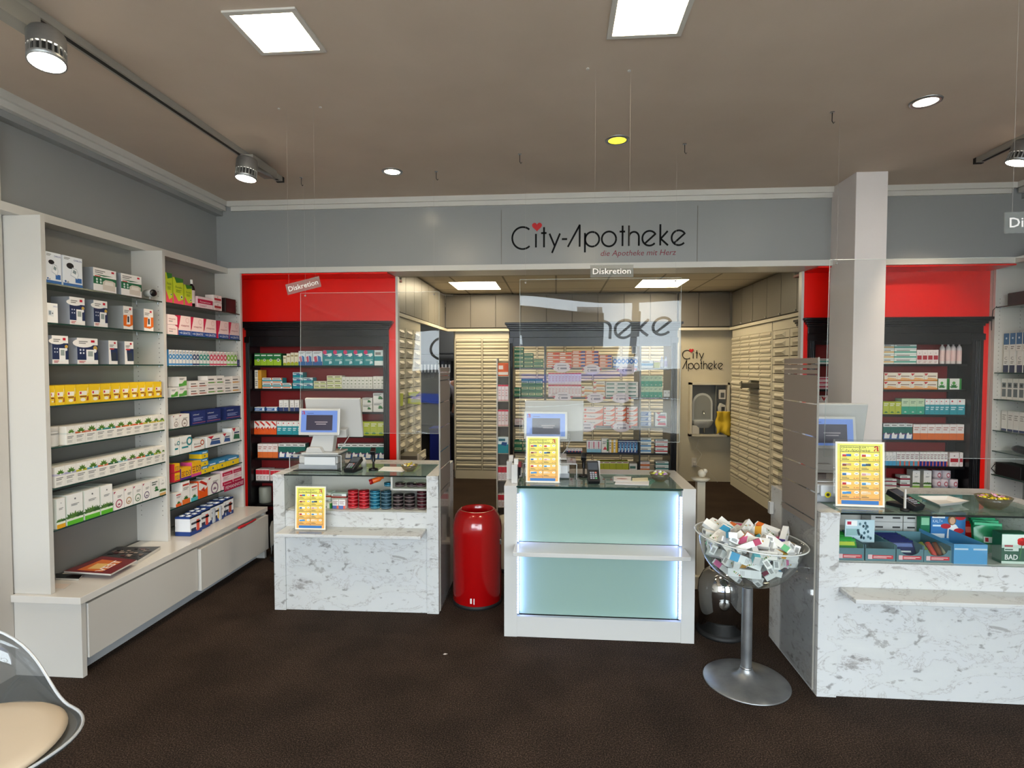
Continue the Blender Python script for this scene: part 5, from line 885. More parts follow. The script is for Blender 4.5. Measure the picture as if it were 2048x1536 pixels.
# ------------------------------------------------------------------ tills
SCR = mat('5C78B8', .3, emit=.28); SCR2 = mat('30283C', .3, emit=.05)
def till(loc, rz, lab, s=1.0, head=True):
    g = empty('cash_register_screen', loc, lab, 'cash register screen', 'customer screens on the counters', rz)
    m = MB().rbox((.0, .03, .008), (.26, .20, .014), WHITEG).prism([(-.10, .015), (.07, .015), (.09, .16), (-.055, .16)], -.02, .05, WHITEG, 'y').prism([(-.10, .015), (.02, .015), (.0, .05), (-.09, .05)], -.07, -.02, WHITEG, 'y'); m.build('stand', g, bevel=.004)
    m = MB(); c = Vector((-.01, -.035, .225)); m.rbox(c, (.29, .022, .185), WHITEG, (-.12, 0, 0)); fs = m.build('customer_screen', g, bevel=.005)
    R3 = Matrix.Rotation(-.12, 3, 'X'); ux = Vector((1, 0, 0)); uz = R3@Vector((0, 0, 1)); n = R3@Vector((0, -1, 0))
    def pl(mm, u0, v0, u1, v1, mt, d): mm.add([c+ux*a+uz*b+n*(.0115+d) for a, b in ((u0, v0), (u1, v0), (u1, v1), (u0, v1))], [(0, 1, 2, 3)], mt)
    m = MB(); pl(m, -.128, -.072, .128, .078, SCR, 0); pl(m, -.09, -.058, .095, .048, SCR2, .0006); pl(m, -.085, .058, -.04, .061, mat('30406C'), .0006)
    m.poly([c+ux*(-.122+a*.022)+uz*(.052+b*.024)+n*.0122 for a, b in APO], mat('B01C24'))
    pl(m, -.03, -.004, .06, .002, mat('A89CA0'), .0010); pl(m, -.02, -.018, .05, -.012, mat('A89CA0'), .0010); d = m.build('display', fs); d['label'] = 'blue display with dark window and red letter'
    m = MB().rbox((.045, .10, .245), (.40, .03, .29), WHITEG, (.22, 0, 0)).rbox((.05, .075, .375), (.36, .012, .012), mat('D8D8D6'), (.22, 0, 0)).rbox((.1, .07, .14), (.1, .06, .06), WHITEG, (.2, 0, 0)); o = m.build('cashier_screen', g, bevel=.008); o['label'] = 'large white screen seen from behind'
    MB().tube([(.10, .10, .17), (.16, .09, .12), (.13, .05, .06), (.10, .05, .02)], .003, WHITEG, 6).build('cable', g)
def bridge(loc, w, d, h, lab):
    g = empty('printer_bridge', loc, lab, 'stand'); m = B(-w/2, 0, h-.006, w/2, d, h, ACRYL).box(-w/2, 0, .0005, -w/2+.005, d, h-.006, ACRYL).box(w/2-.005, 0, .0005, w/2, d, h-.006, ACRYL); m.build('clear_shelf', g)
    MB().tube([(-w/2, -.001, h), (w/2, -.001, h)], .003, mat('C8CACA', .15), 6).tube([(-w/2, -.001, .002), (-w/2, -.001, h)], .0025, mat('C8CACA', .15), 6).tube([(w/2, -.001, .002), (w/2, -.001, h)], .0025, mat('C8CACA', .15), 6).build('bright_edge', g); return g
def printer(loc, rz, lab, w=.28, h=.095):
    g = empty('receipt_printer', loc, lab, 'printer', None, rz); B(-w/2, 0, .0005, w/2, .16, h*.45, mat('9A9EA4', .4)).box(-w/2-.0, .012, h*.45, w/2, .16, h, WHITEG).build('housing', g, bevel=.008)
    B(-w/2+.045, -.006, h*.35, w/2-.01, .012, h*.98, mat('DADCDE', .3)).build('paper_door', g, bevel=.006); return g
def reader(loc, rz, lab, tilt=.35):
    g = empty('card_terminal', loc, lab, 'card terminal', 'card terminals on the counters', rz); c, s_ = math.cos(tilt), math.sin(tilt)
    P = lambda x, y, z: (x, y*c-z*s_*0+z*0-z*s_, y*s_+z*c)
    m = MB(); L = .155; W = .036
    v = [P(x, y, z) for z in (0, .032) for y in (0, L) for x in (-W, W)]; v2 = [(a, b, max(.0005, cc)) for a, b, cc in v]
    m.add(v2, [(0, 2, 3, 1), (4, 5, 7, 6), (0, 1, 5, 4), (2, 6, 7, 3), (0, 4, 6, 2), (1, 3, 7, 5)], mat('17181C', .35)); m.box(-W+.004, .01, .0005, W-.004, L*c, .02, mat('17181C', .4)); m.build('housing', g, bevel=.004)
    q = MB(); q.add([P(x, y, .0326) for x, y in ((-W+.006, L*.55), (W-.006, L*.55), (W-.006, L*.92), (-W+.006, L*.92))], [(0, 1, 2, 3)], mat('4A5058', .1)); q.build('display', g)
    q = MB()
    for i in range(4):
        for j in range(3):
            x = -.022+j*.015; y = .018+i*.014; cl = mat('A8ACB0', .5) if j < 2 or i else mat('3CA85C', .5)
            q.add([P(x+a, y+b, .0328) for a, b in ((0, 0), (.011, 0), (.011, .009), (0, .009))], [(0, 1, 2, 3)], mat('5CB87C' if (j == 2 and i == 0) else 'D87868' if (j == 2 and i == 3) else 'A8ACB8', .5))
    q.build('keypad', g); return g
def scanner(loc, rz, lab):
    g = empty('barcode_scanner', loc, lab, 'scanner', 'hand scanners in stands', rz)
    MB().lathe([(.001, 0), (.035, 0), (.03, .012), (.008, .018), (.007, .09)], (0, 0, .0005), BLACK, 16).build('stand', g)
    MB().tube([(0, .0, .06), (0, .005, .10), (0, .0, .125)], .013, BLACK, 10).rbox((0, -.015, .135), (.034, .065, .026), BLACK, (.3, 0, 0)).build('scanner_head', g, bevel=.003); return g
def glassbowl(loc, r, h, lab, colors, seed, n):
    m = MB().lathe([(.001, .0), (r*.45, .0), (r*.75, h*.35), (r, h), (r*.97, h), (r*.72, h*.38), (r*.42, .006), (.001, .006)], (0, 0, .0005), glass('bowl_glass', 'D8CDA8', 1, .06), 28)
    o = m.build('glass_bowl', loc=loc); tag(o, lab, 'bowl'); rr = random.Random(seed); where = ['front', 'front right', 'right', 'back right', 'back', 'back left', 'left', 'front left']
    for k in range(n):
        a = 2*PI*k/8-PI/2; q = .55*r if k < 8 else .12*r; z = h*.95 if k < 8 else h*1.15; c, cn = colors[k % len(colors)]
        s_ = .0135; q2 = MB().ball((0, 0, 0), s_*.8, mat(c, .25, .3), 6, .7)
        for sx in (-1, 1): q2.add([(sx*s_*.6, 0, 0), (sx*s_*1.5, s_*.6, s_*.2), (sx*s_*1.4, -s_*.6, -s_*.1), (sx*s_*1.45, 0, s_*.5)], [(0, 1, 3), (0, 3, 2), (0, 2, 1), (1, 2, 3)], mat(c, .25, .3))
        t = q2.build('wrapped_sweet', loc=(loc[0]+q*math.cos(a), loc[1]+q*math.sin(a), loc[2]+z)); t.rotation_euler = (rr.uniform(-.6, .6), rr.uniform(-.5, .5), rr.uniform(0, 3))
        tag(t, '%s wrapped sweet at the %s of the %s' % (cn, where[k] if k < 8 else 'top', lab.split('glass ')[1]), 'sweet', 'wrapped sweets in the '+lab.split('glass ')[1])
GZ = .9245
p = at(600, 930, 'y', 3.72); bridge((-1.665, 3.68, GZ+.0015), .37, .19, .105, 'clear acrylic bridge over the printer on the left counter')
printer((-1.655, 3.69, GZ+.0015), 0, 'white receipt printer under the clear bridge on the left counter')
till((-1.63, 3.735, GZ+.1115), .03, 'white two-sided till screen on the left marbled counter')
tag(MB().tube([(-1.80, 3.63, GZ+.007), (-1.72, 3.645, GZ+.007), (-1.62, 3.64, GZ+.008), (-1.54, 3.655, GZ+.008), (-1.49, 3.65, GZ+.008), (-1.45, 3.60, GZ+.012)], .005, BLACKM, 6).build('cable'), 'black cable lying before the left printer', 'cable')
reader((-1.395, 3.60, GZ+.001), -.12, 'black card terminal on the left marbled counter', .42)
scanner((-1.265, 3.72, GZ+.001), .2, 'black hand scanner in its stand on the left marbled counter')
tag(MB().lathe([(.001, 0), (.02, 0), (.02, .045), (.012, .05), (.012, .065), (.001, .065)], (0, 0, 0), WHITEG, 16).build('plastic_bottle', loc=(-1.385, 3.86, GZ+.001)), 'tiny white bottle behind the left card terminal', 'bottle')
m = MB(); P4 = [at(x, y, 'z', GZ+.003) for x, y in ((757, 941), (806, 943), (824, 934), (768, 933))]
m.add([(a.x, a.y, GZ+.001) for a in P4]+[(a.x, a.y, GZ+.003) for a in P4], [(0, 3, 2, 1), (4, 5, 6, 7)]+[(i, (i+1) % 4, (i+1) % 4+4, i+4) for i in range(4)], mat('F0EEEA')); tag(m.build('paper_sheet'), 'white paper sheet on the glass of the left counter', 'paper')
glassbowl((-1.005, 3.70, GZ+.001), .06, .045, 'small glass sweet dish of the left counter', [('D8C850', 'yellow'), ('E8D0D8', 'pink'), ('B8A04C', 'gold'), ('E8E8E0', 'white')], 1, 9)
# middle counter
bridge((-.035, 3.50, GZ+.003), .34, .28, .10, 'clear acrylic bridge over the printer on the middle counter')
printer((-.04, 3.52, GZ+.004), 0, 'white receipt printer on the lit middle counter', .26, .088)
till((-.055, 3.69, GZ+.106), .0, 'white two-sided till screen on the lit middle counter')
reader((.235, 3.37, GZ+.003), .05, 'black card terminal on the lit middle counter', .75)
tag(B(-.038, 0, 0, .038, .004, .125, WHITEG).build('card', loc=(.243, 3.49, GZ+.003)), 'plain white card standing behind the middle card terminal', 'card')
scanner((.185, 3.60, GZ+.003), -.1, 'black hand scanner in its stand on the lit middle counter')
for k, (x, y) in enumerate(((-.292, 3.47), (-.252, 3.36))):
    tag(B(-.018, 0, 0, .018, .06, .115, WHITEG).box(-.004, .01, .115, .022, .05, .15, WHITE).build('leaflet_box', loc=(x, y, MH+.001)), 'upright white leaflet box at the left end of the lit counter, %s' % ['farther back', 'nearer the front'][k], 'leaflet box', 'white leaflet boxes on the lit counter')
tag(MB().tube([(-.236, 3.47, GZ+.012), (-.24, 3.46, GZ+.08), (-.225, 3.47, GZ+.11), (-.23, 3.48, GZ+.03)], .008, BLACKM, 8).rbox((-.226, 3.48, GZ+.10), (.02, .04, .03), mat('8A2028')).rbox((-.226, 3.50, GZ+.045), (.02, .03, .05), mat('D8D4D0')).build('pen_holder'), 'dark red and black pen holder beside the middle poster', 'pen holder')
for k, (pts, z, c, lab) in enumerate((([(1228, 953), (1263, 953), (1262, 962), (1228, 962)], .0125, 'E8E4E4', 'white and red folded leaflet under the middle glass'), ([(1265, 956), (1296, 955), (1297, 962), (1265, 962)], .0125, 'E8E0C0', 'cream folded leaflet on the middle glass'), ([(1230, 968), (1298, 970), (1299, 961), (1232, 961)], .0065, 'ECEAEC', 'long white brochure on the middle glass'))):
    P4 = [at(x, y, 'z', GZ+z) for x, y in pts]; m = MB(); m.add([(a.x, a.y, GZ+z-.0025) for a in P4]+[(a.x, a.y, GZ+z) for a in P4], [(0, 3, 2, 1), (4, 5, 6, 7)]+[(i, (i+1) % 4, (i+1) % 4+4, i+4) for i in range(4)], mat(c))
    if k == 0: cc = (P4[0]+P4[2])/2; m.poly([(cc.x+.035*math.cos(2*PI*i/16), cc.y+.012*math.sin(2*PI*i/16), GZ+z+.0005) for i in range(16)], mat('8C2C34'))
    tag(m.build('leaflet'), lab, 'leaflet')
glassbowl((.655, 3.50, GZ+.004), .065, .05, 'clear glass sweet dish of the middle counter', [('D8E060', 'lime'), ('B48CC8', 'violet'), ('F0F0EC', 'white')], 2, 9)
# right counter
bridge((1.50, 2.985, GZ+.007), .36, .38, .115, 'clear acrylic bridge over the printer on the right counter')
printer((1.50, 3.0, GZ+.007), 0, 'grey-white receipt printer with yellow round sticker on the right counter', .30)
tag(MB().lathe([(.016, .0), (.0001, .0)], (0, 0, 0), mat('E8D820'), 20, axis=(0, -1, 0)).lathe([(.009, .0004), (.0001, .0004)], (0, 0, 0), mat('3A3820'), 8, axis=(0, -1, 0)).build('sticker', loc=(1.43, 2.992, .975)), 'round yellow sticker on the right printer', 'sticker')
till((1.555, 3.275, GZ+.124), -.04, 'white two-sided till screen on the right marbled counter')
reader((1.80, 2.86, GZ+.006), .45, 'black card terminal on the right marbled counter', .38)
m = B(-.004, -.004, 0, .004, .004, .11, WHITE).lathe([(.001, 0), (.02, 0), (.02, .01), (.006, .014)], (0, 0, 0), BLACKM, 14); tag(m.build('pen_stand', loc=(1.735, 2.86, GZ+.006)), 'thin white upright pen in a black foot beside the right poster', 'pen')
P4 = [at(x, y, 'z', GZ+.012) for x, y in ((1835, 997), (1878, 1015), (1940, 1008), (1897, 997))]; m = MB(); n_ = [(a.x, a.y, GZ+.028) for a in P4]; cc = sum((Vector(a) for a in n_), Vector())/4; b_ = [tuple(Vector((cc.x, cc.y, GZ+.006))+(Vector(a)-cc)*.62) for a in n_]; b_ = [(a, b, GZ+.006) for a, b, c in b_]; i_ = [tuple(cc+(Vector(a)-cc)*.92) for a in n_]; f_ = [(a, b, GZ+.012) for a, b, c in [tuple(Vector((cc.x, cc.y, 0))+(Vector((x, y, 0))-Vector((cc.x, cc.y, 0)))*.55) for x, y, z in n_]]
m.add(n_+b_+i_+f_, [(4, 7, 6, 5), (12, 13, 14, 15)]+[(i, (i+1) % 4, (i+1) % 4+4, i+4) for i in range(4)]+[(i, i+8, (i+1) % 4+8, (i+1) % 4) for i in range(4)]+[(i+8, i+12, (i+1) % 4+12, (i+1) % 4+8) for i in range(4)], mat('F0ECE6', .2)); tag(m.build('coin_dish'), 'white square coin dish on the right marbled counter', 'dish')
glassbowl((2.215, 2.95, GZ+.006), .078, .06, 'amber glass sweet dish of the right counter', [('E0D030', 'yellow'), ('D8C020', 'gold'), ('E0A0B4', 'pink')], 3, 9)

# ------------------------------------------------------------------ goods inside the counters
def rot(p): c, s = math.cos(ARZ), math.sin(ARZ); return (AX+p[0]*c-p[1]*s, AY+p[0]*s+p[1]*c, p[2])
SZ = .679; HT = .0245
def tin(loc, c, lab, grp):
    o = MB().lathe([(.001, 0), (.034, 0), (.035, .003), (.035, HT*.55), (.0358, HT*.58), (.0358, HT-.003), (.034, HT-.001), (.001, HT-.001)], (0, 0, 0), mat(c, .22, .6), 28).lathe([(.0353, HT*.15), (.0353, HT*.45)], (0, 0, 0), mat({'B01420': 'D04850', '1C6C88': '5090A4', '244858': '507080'}.get(c, '6C5C5C'), .4), 28).build('pastille_tin', loc=loc); tag(o, lab, 'tin', grp)
for nm, c, px, n, dy in (('red', 'B01420', 707, 5, .12), ('red', 'B01420', 729, 5, .12), ('blue', '1C6C88', 751, 5, .12), ('dark blue', '244858', 773, 5, .12), ('black', '2C2426', 797, 4, .13), ('black', '2C2426', 820, 4, .13), ('dark red', '4C1A24', 845, 5, .13)):
    x = at(px, 1005, 'y', AY+dy).x; k0 = {707: 'left', 729: 'right', 751: '', 773: '', 797: 'left', 820: 'right', 845: ''}[px]
    for k in range(n): tin((x, AY+dy, SZ+.001+k*HT), c, 'round %s metal tin, %s from the bottom of the %s %s stack' % (nm, ORD[k+1], k0, nm), 'round tins inside the left counter')
for nm, c, px in (('blue', '1C6C88', 779), ('brown', '38282A', 801), ('black', '2C2226', 824), ('dark red', '48202C', 843)):
    x = at(px, 975, 'y', AY+.20).x; tin((x, AY+.20, .8165), c, 'single round %s metal tin on the small upper shelf' % nm, 'round tins on the small upper shelf')
tag(MB().lathe([(.001, 0), (.016, 0), (.018, .01), (.018, .07), (.008, .085), (.008, .10), (.001, .10)], (0, 0, 0), mat('E0601C', .3), 16, axis=(.85, .3, .28)).lathe([(.019, -.002), (.019, .022), (.001, .022)], (0, 0, 0), mat('A81818', .3), 16, axis=(.85, .3, .28)).build('cream_tube', loc=(at(740, 970, 'y', AY+.2).x, AY+.20, .838)), 'orange tube with red cap lying on the small upper shelf', 'tube')
LC = 'left counter display'
front(AY+.14, SZ, LC, [('medicine_box', 'yellow box', 'ygr', '', [(575, 588)], 983, .1, 1), ('tea_box', 'red-brown box', 'st3', 'B0482C', [(646, 662)], 985, .08, 2), ('tea_box', 'red-brown wide box', 'st3', '9C3024', [(663, 693)], 987, .05, 2)])
front(AY+.075, SZ, LC, [('medicine_box', 'white and lime small box', 'grnw', '', [(645, 663)], 1006, .05, 1), ('medicine_box', 'blue and white small box', 'slt', '5C70B0', [(665, 677.5), (678, 691)], 999, .05, 1)])
RS = .679
def tray(x0, x1, y0, y1, col, lab, cut=True, h=.062, red=True):
    g = empty('display_tray', ((x0+x1)/2, y0, RS), lab, 'display tray', 'cardboard trays inside the right counter'); w = x1-x0; cm = mat(col, .6); D = y1-y0
    m = B(-w/2, 0, 0, w/2, D, .003, cm).box(-w/2, .0, .003, -w/2+.003, D, h*(1.3 if cut or red else 1), cm).box(w/2-.003, 0, .003, w/2, D, h*(1.3 if cut or red else 1), cm).box(-w/2, D-.003, .003, w/2, D, h*(1.4 if cut or red else .5), cm)
    P = [(-w/2, 0), (w/2, 0), (w/2, h)]
    if cut: P += [(w*.36*math.cos(a), h-.03*math.sin(a)) for a in [i*PI/10 for i in range(11)]]
    P += [(-w/2, h)]; m.prism(P, -.002, .001, cm, 'y'); m.build('cardboard', g)
    if red:
        q = B(-w*.42, -.0035, .012, w*.42, -.0025, .030, mat('D83040', .6)).box(-w*.42, -.0042, .010, -w*.28, -.0034, .032, mat('F0C8CC', .6)).box(-w*.24, -.0042, .022, w*.36, -.0036, .025, mat('F4D8D8', .6)).box(-w*.24, -.0042, .016, w*.2, -.0036, .019, mat('F4D8D8', .6)); q.build('red_strip', g)
    return g
T = [at(px, 1110, 'y', 2.85).x for px in (1673, 1728, 1731, 1791, 1793, 1847, 1848, 1903)]
tg = 'teal-grey cardboard tray inside the right counter, '
for k, n in enumerate(('green packets inside, leftmost', 'empty, with white booklet behind', 'navy packets inside, scooped front', 'red and brown tubes inside, scooped front')): tray(T[2*k], T[2*k+1], 2.85, 3.08, '58808A', tg+n, k > 1)
def packet(loc, size, c, lab, grp, rx=-.25, top=None, name='packet', shp=None):
    m = MB().rbox((0, 0, size[2]/2), size, mat(c, .35)); m.rbox((0, -size[1]/2-.0004, size[2]*.7), (size[0]*.86, .0008, size[2]*.22), mat(top or 'E8ECE8', .4)); m.rbox((0, -size[1]/2-.0004, size[2]*.3), (size[0]*.6, .0008, size[2]*.1), mat('D8E0DC', .4))
    o = m.build(name, loc=loc); o.rotation_euler.x = rx; return tag(o, lab, 'packet', grp)
for k in range(6): packet(((T[0]+T[1])/2, 2.88+k*.03, RS+.012), (.115, .010, .085), '2C9A3C', 'green and yellow packet in the leftmost tray, %s from the front' % ORD[k+1], 'green packets in the leftmost tray', -.5, 'C8D83C')
for k in range(5): packet(((T[4]+T[5])/2, 2.89+k*.032, RS+.012), (.115, .010, .08), '16225C', 'navy packet in the scooped tray, %s from the front' % ORD[k+1], 'navy packets in the scooped tray', -.5, '6C7CB8')
for k, c in enumerate(('C8283C', '8C9C3C', 'D8483C', '8A4A2C', 'C8C0A8')):
    x = T[6]+.02+k*.026; tag(MB().lathe([(.001, 0), (.010, 0), (.012, .02), (.013, .08), (.001, .085)], (0, 0, 0), mat(c, .35), 12, axis=(.1*(k-2), .75, .55)).build('cream_tube', loc=(x, 2.875, RS+.02)), '%s tube in the second scooped tray' % ['crimson', 'olive', 'orange-red', 'brown', 'beige'][k], 'tube', 'tubes in the second scooped tray')
x0, x1 = at(1906, 1100, 'y', 2.84).x+.004, at(1975, 1100, 'y', 2.84).x
g = tray(x0, x1, 2.84, 3.10, '58A4D8', 'bright blue cardboard tray inside the right counter', False, .098, False); B(-.075, -.0035, .070, -.012, -.002, .078, mat('CFE4F4')).box(.012, -.0035, .070, .075, -.002, .078, mat('CFE4F4')).build('white_marks', g)
# booklet, cartons and cold pack box
a, b = at(1690, 1085, 'y', 2.97), at(1750, 1041, 'y', 2.97); rr = random.Random(9)
g = empty('booklet', ((a.x+b.x)/2, 2.97, RS+.055), 'pale blue booklet with dark drops standing behind the grey trays', 'booklet'); w = b.x-a.x
m = B(-w/2, 0, 0, w/2, .004, .118, mat('B8D0D8')).box(-w/2+.005, -.001, .085, -w/2+.06, 0, .113, mat('F0F0EE')).box(-w/2+.01, -.002, .092, -w/2+.03, -.001, .108, mat('C02848')).box(-w/2+.005, -.001, .035, 0, 0, .07, mat('8CB0B0')); 
for k in range(16): x = rr.uniform(-.01, w/2-.012); z = rr.uniform(.015, .108); m.poly([(x+.006*math.cos(2*PI*i/10), -.0015, z+.008*math.sin(2*PI*i/10)) for i in range(10)], mat(['3A5C68', '5A7A84', '284450'][k % 3]))
m.build('cover', g)
for k, (px0, px1) in enumerate(((1742, 1806), (1807, 1838))):
    for t in range(2):
        a, b = at(px0, 1052, 'y', 3.16), at(px1, 1052, 'y', 3.16); o = B(-(b.x-a.x)/2+.001, 0, 0, (b.x-a.x)/2-.001, .09, .050, WHITEG)
        for sx in ([-.04, .05] if k == 0 else [0]): o.box(sx-.02, -.0008, .018, sx+.02, 0, .027, mat('303030'))
        o = o.build('storage_carton', loc=((a.x+b.x)/2, 3.16, RS+.062+t*.052)); tag(o, '%s white carton with dark slot on the inner step, %s row' % (['wide', 'narrow'][k], ['lower', 'upper'][t]), 'carton', 'white cartons inside the right counter')
tag(B(1.45, 3.15, .0005, 1.98, 3.258, .061, WHITE).build('carton_step', loc=(0, 0, RS)), 'white inner step under the white cartons', 'step')
RC = 'right counter display'
a, b = at(1862, 1070, 'y', 3.115), at(1932, 1030, 'y', 3.115); g = empty('cold_pack_box', ((a.x+b.x)/2, 3.115, RS+.035), 'blue box with photo of a woman standing behind the blue tray', 'box'); w = b.x-a.x; hb = .150
m = B(-w/2, 0, 0, w/2, .05, hb, mat('3C7CB8')).box(-w/2+.005, -.001, hb*.78, -w/2+.07, 0, hb*.97, mat('F0F0EE')).box(-w/2+.012, -.0015, hb*.83, -w/2+.03, -.0005, hb*.93, mat('B82838')).box(-w/2, -.0008, 0, -w/2+.07, 0, hb*.22, mat('E8ECEE'))
m.text('KALT+', (-w/2+.008, -.0015, hb*.62), (1, 0, 0), (0, 0, 1), .018, mat('D8ECF8'), .05); m.box(-w/2+.008, -.0015, hb*.48, -w/2+.05, -.0005, hb*.54, mat('D8ECF8'))
m.poly([(x*w, -.0016, z*hb) for x, z in ((-.05, .0), (.36, .0), (.34, .36), (.22, .56), (.1, .58), (-.02, .4))], mat('F0F0F0')); m.poly([(x*w, -.002, z*hb) for x, z in ((.0, .1), (.22, .16), (.24, .3), (.05, .2))], mat('D0A080'))
m.poly([(.1*w+.021*math.cos(2*PI*i/14), -.0022, hb*.72+.028*math.sin(2*PI*i/14)) for i in range(14)], mat('8C6438')); m.poly([(.11*w+.014*math.cos(2*PI*i/14), -.0026, hb*.70+.020*math.sin(2*PI*i/14)) for i in range(14)], mat('D8A888'))
for cx_, cz_ in ((.34, .82), (-.08, .5), (.3, .34)): m.poly([(cx_*w+.026*math.cos(2*PI*i/14), -.0028, cz_*hb+.014*math.sin(2*PI*i/14)) for i in range(14)], mat('C02430'))
m.build('printed_face', g)
tag(B(-.024, 0, 0, .024, .03, .12, mat('14704A')).box(-.02, -.001, .05, .02, 0, .09, mat('8CC8A0')).build('medicine_box', loc=(at(1849, 1040, 'y', 3.12).x+.004, 3.118, RS+.062)), 'dark green box left of the cold pack box', 'box') 
for k in range(9):
    o = MB().rbox((0, 0, .03), (.052, .014, .07), mat(['D02018', 'E03424', 'B81814'][k % 3], .25)).rbox((0, -.0076, .035), (.034, .001, .03), mat('F07060')).build('sweet_bag', loc=(at(1953, 1080, 'y', 3.12).x+(k % 3)*.056-.03, 3.125+.03*(k//3), RS+.004+.05)); o.rotation_euler = (-.3, .05*((k % 3)-1), .04*(k-4)); tag(o, 'shiny red packet heaped behind the blue tray, %s of the %s row' % (['left', 'middle', 'right'][k % 3], ['front', 'middle', 'back'][k//3]), 'packet', 'red packets inside the right counter')
for k in range(5):
    def bag(u, v, w=.125, h=.15): return (-w/2+w*u, -.02*math.sin(PI*u)*math.sin(PI*min(1, v*1.15)), h*v+.006*math.sin(u*9+v*4+k))
    m = MB().grid(bag, 10, 10, mat('1F8C5C', .25)).grid(lambda u, v: (lambda p: (p[0], -p[1], p[2]))(bag(u, v)), 10, 10, mat('1F8C5C', .25)); m.box(-.03, -.0235, .05, .03, -.0225, .08, mat('E4F0E8')).box(-.024, -.0242, .055, -.01, -.0234, .075, mat('B82838')).box(-.06, -.004, .135, .06, .004, .148, mat('38B07C', .3))
    o = m.build('bath_bag', loc=(2.245+.026*k, 3.01+.05*k, RS+.008)); o.rotation_euler = (-.12, 0, .1*(k-2)); tag(o, 'glossy green pouch standing behind the bath box, %s from the left' % ORD[k+1], 'pouch', 'green pouches inside the right counter')
a = at(2006, 1120, 'y', 2.86); g = empty('bath_box', (a.x+.06, 2.862, RS), 'green and white bath box with red rose near the right frame edge', 'box'); w = .13; hb = .150
m = B(-w/2, 0, 0, w/2, .06, hb, mat('0F5A40')).box(-w/2, -.0008, hb*.52, w/2, 0, hb*.97, mat('D8E8DC')).box(-w/2, -.0008, 0, w/2, 0, hb*.08, mat('D8E8DC')).box(-w/2+.012, -.0016, hb*.42, .012, -.0004, hb*.52, mat('E8F0E8'))
m.text('BAD', (-w/2+.014, -.0025, hb*.14), (1, 0, 0), (0, 0, 1), .026, mat('F0F4F0'), .06, 0, .02); m.box(-w/2+.014, -.0025, hb*.45, -w/2+.05, -.0015, hb*.49, mat('205A44')); m.box(-w/2+.012, -.002, hb*.56, -w/2+.05, -.001, hb*.62, mat('B82838'))
for k in range(5): m.poly([(.025+.010*math.cos(2*PI*k/5)+.012*math.cos(2*PI*i/12), -.0018-.0002*k, hb*.74+.009*math.sin(2*PI*k/5)+.012*math.sin(2*PI*i/12)) for i in range(12)], mat(['D01C1C', 'B81414', 'E02C24', 'C01818', 'A81010'][k]))
m.add([(.025, -.0017, hb*.66), (.029, -.0017, hb*.66), (.02, -.0017, hb*.15), (.014, -.0017, hb*.15)], [(0, 1, 2, 3)], mat('3C8048')); m.build('printed_face', g)
for k, px in enumerate((1945, 1958)):
    p = at(px, 1050, 'y', 3.08); bottle('medicine_bottle', (p.x+.02*k, 3.235, RS+.05), .020, .13, ['C8DCD0', '2C9A68'][k], ['C02020', '1F6A48'][k], ['white bottle with red cap behind the red packets', 'green bottle behind the red packets'][k], lbl=['3C9A6C', 'DCEEE2'][k]) 
# ------------------------------------------------------------------ bins
g = empty('waste_bin', (-.545, 3.785, 0), 'tall glossy red steel waste bin with open round top', 'bin'); RG = mat('9A0508', .16, 0, .5, 0, .5)
MB().lathe([(.001, .012), (.163, .012), (.170, .03), (.170, .486)], (0, 0, 0), RG, 56).build('body', g)
MB().lathe([(.172, .484), (.1725, .50), (.1715, .535), (.166, .572), (.155, .606), (.139, .635), (.122, .653), (.115, .656), (.110, .650), (.112, .60), (.11, .50)], (0, 0, 0), RG, 56).build('dome_lid', g)
MB().lathe([(.001, .0), (.165, .0), (.172, .004), (.172, .026), (.160, .030)], (0, 0, 0), BLACKM, 48).build('foot_ring', g)
B(.158, -.05, .42, .176, -.01, .455, CHROME).build('side_handle', g, bevel=.003)
m = MB(); 
for a0, w_, z0, h_ in ((-1.72, .07, .05, .035), (-1.58, .035, .045, .04)):
    m.add([(.1712*math.cos(a0+t), .1712*math.sin(a0+t), z) for z in (z0, z0+h_) for t in (0, w_)], [(0, 1, 3, 2)], mat('E0D4D0'))
m.build('sticker_remains', g)
g = empty('waste_bin', (1.03, 3.455, 0), 'polished steel waste bin behind the clear bowl stand', 'bin'); CH = mat('C8C8C6', .07, 1)
MB().lathe([(.001, .03), (.135, .03), (.138, .25)], (0, 0, 0), CH, 56).build('body', g); MB().lathe([(.14, .25), (.141, .262), (.135, .32), (.11, .37), (.08, .395), (.07, .40), (.068, .392), (.075, .30)], (0, 0, 0), CH, 56).build('dome_lid', g); MB().lathe([(.001, 0), (.145, 0), (.148, .01), (.14, .03), (.001, .031)], (0, 0, 0), BLACKM, 48).build('foot_ring', g)
g = empty('waste_bin', (-2.32, 4.50, 0), 'polished steel pedal bin half hidden behind the left marbled counter', 'bin')
MB().lathe([(.001, .02), (.11, .02), (.112, .28), (.10, .33), (.06, .355), (.001, .36)], (0, 0, 0), CH, 40).build('body', g); MB().lathe([(.001, 0), (.115, 0), (.115, .02), (.001, .021)], (0, 0, 0), BLACKM, 40).build('foot_ring', g)
p = at(529, 1005, 'y', 4.86)
tag(MB().lathe([(.001, 0), (.052, 0), (.055, .004), (.055, .135), (.05, .145), (.001, .145)], (0, 0, 0), mat('8E9288', .5), 28).lathe([(.0555, .01), (.0555, .014)], (0, 0, 0), mat('707468'), 28).build('canister', loc=(p.x+.012, 4.86, SHA[6]+.001)), 'grey-green round canister low in the left red niche', 'canister')
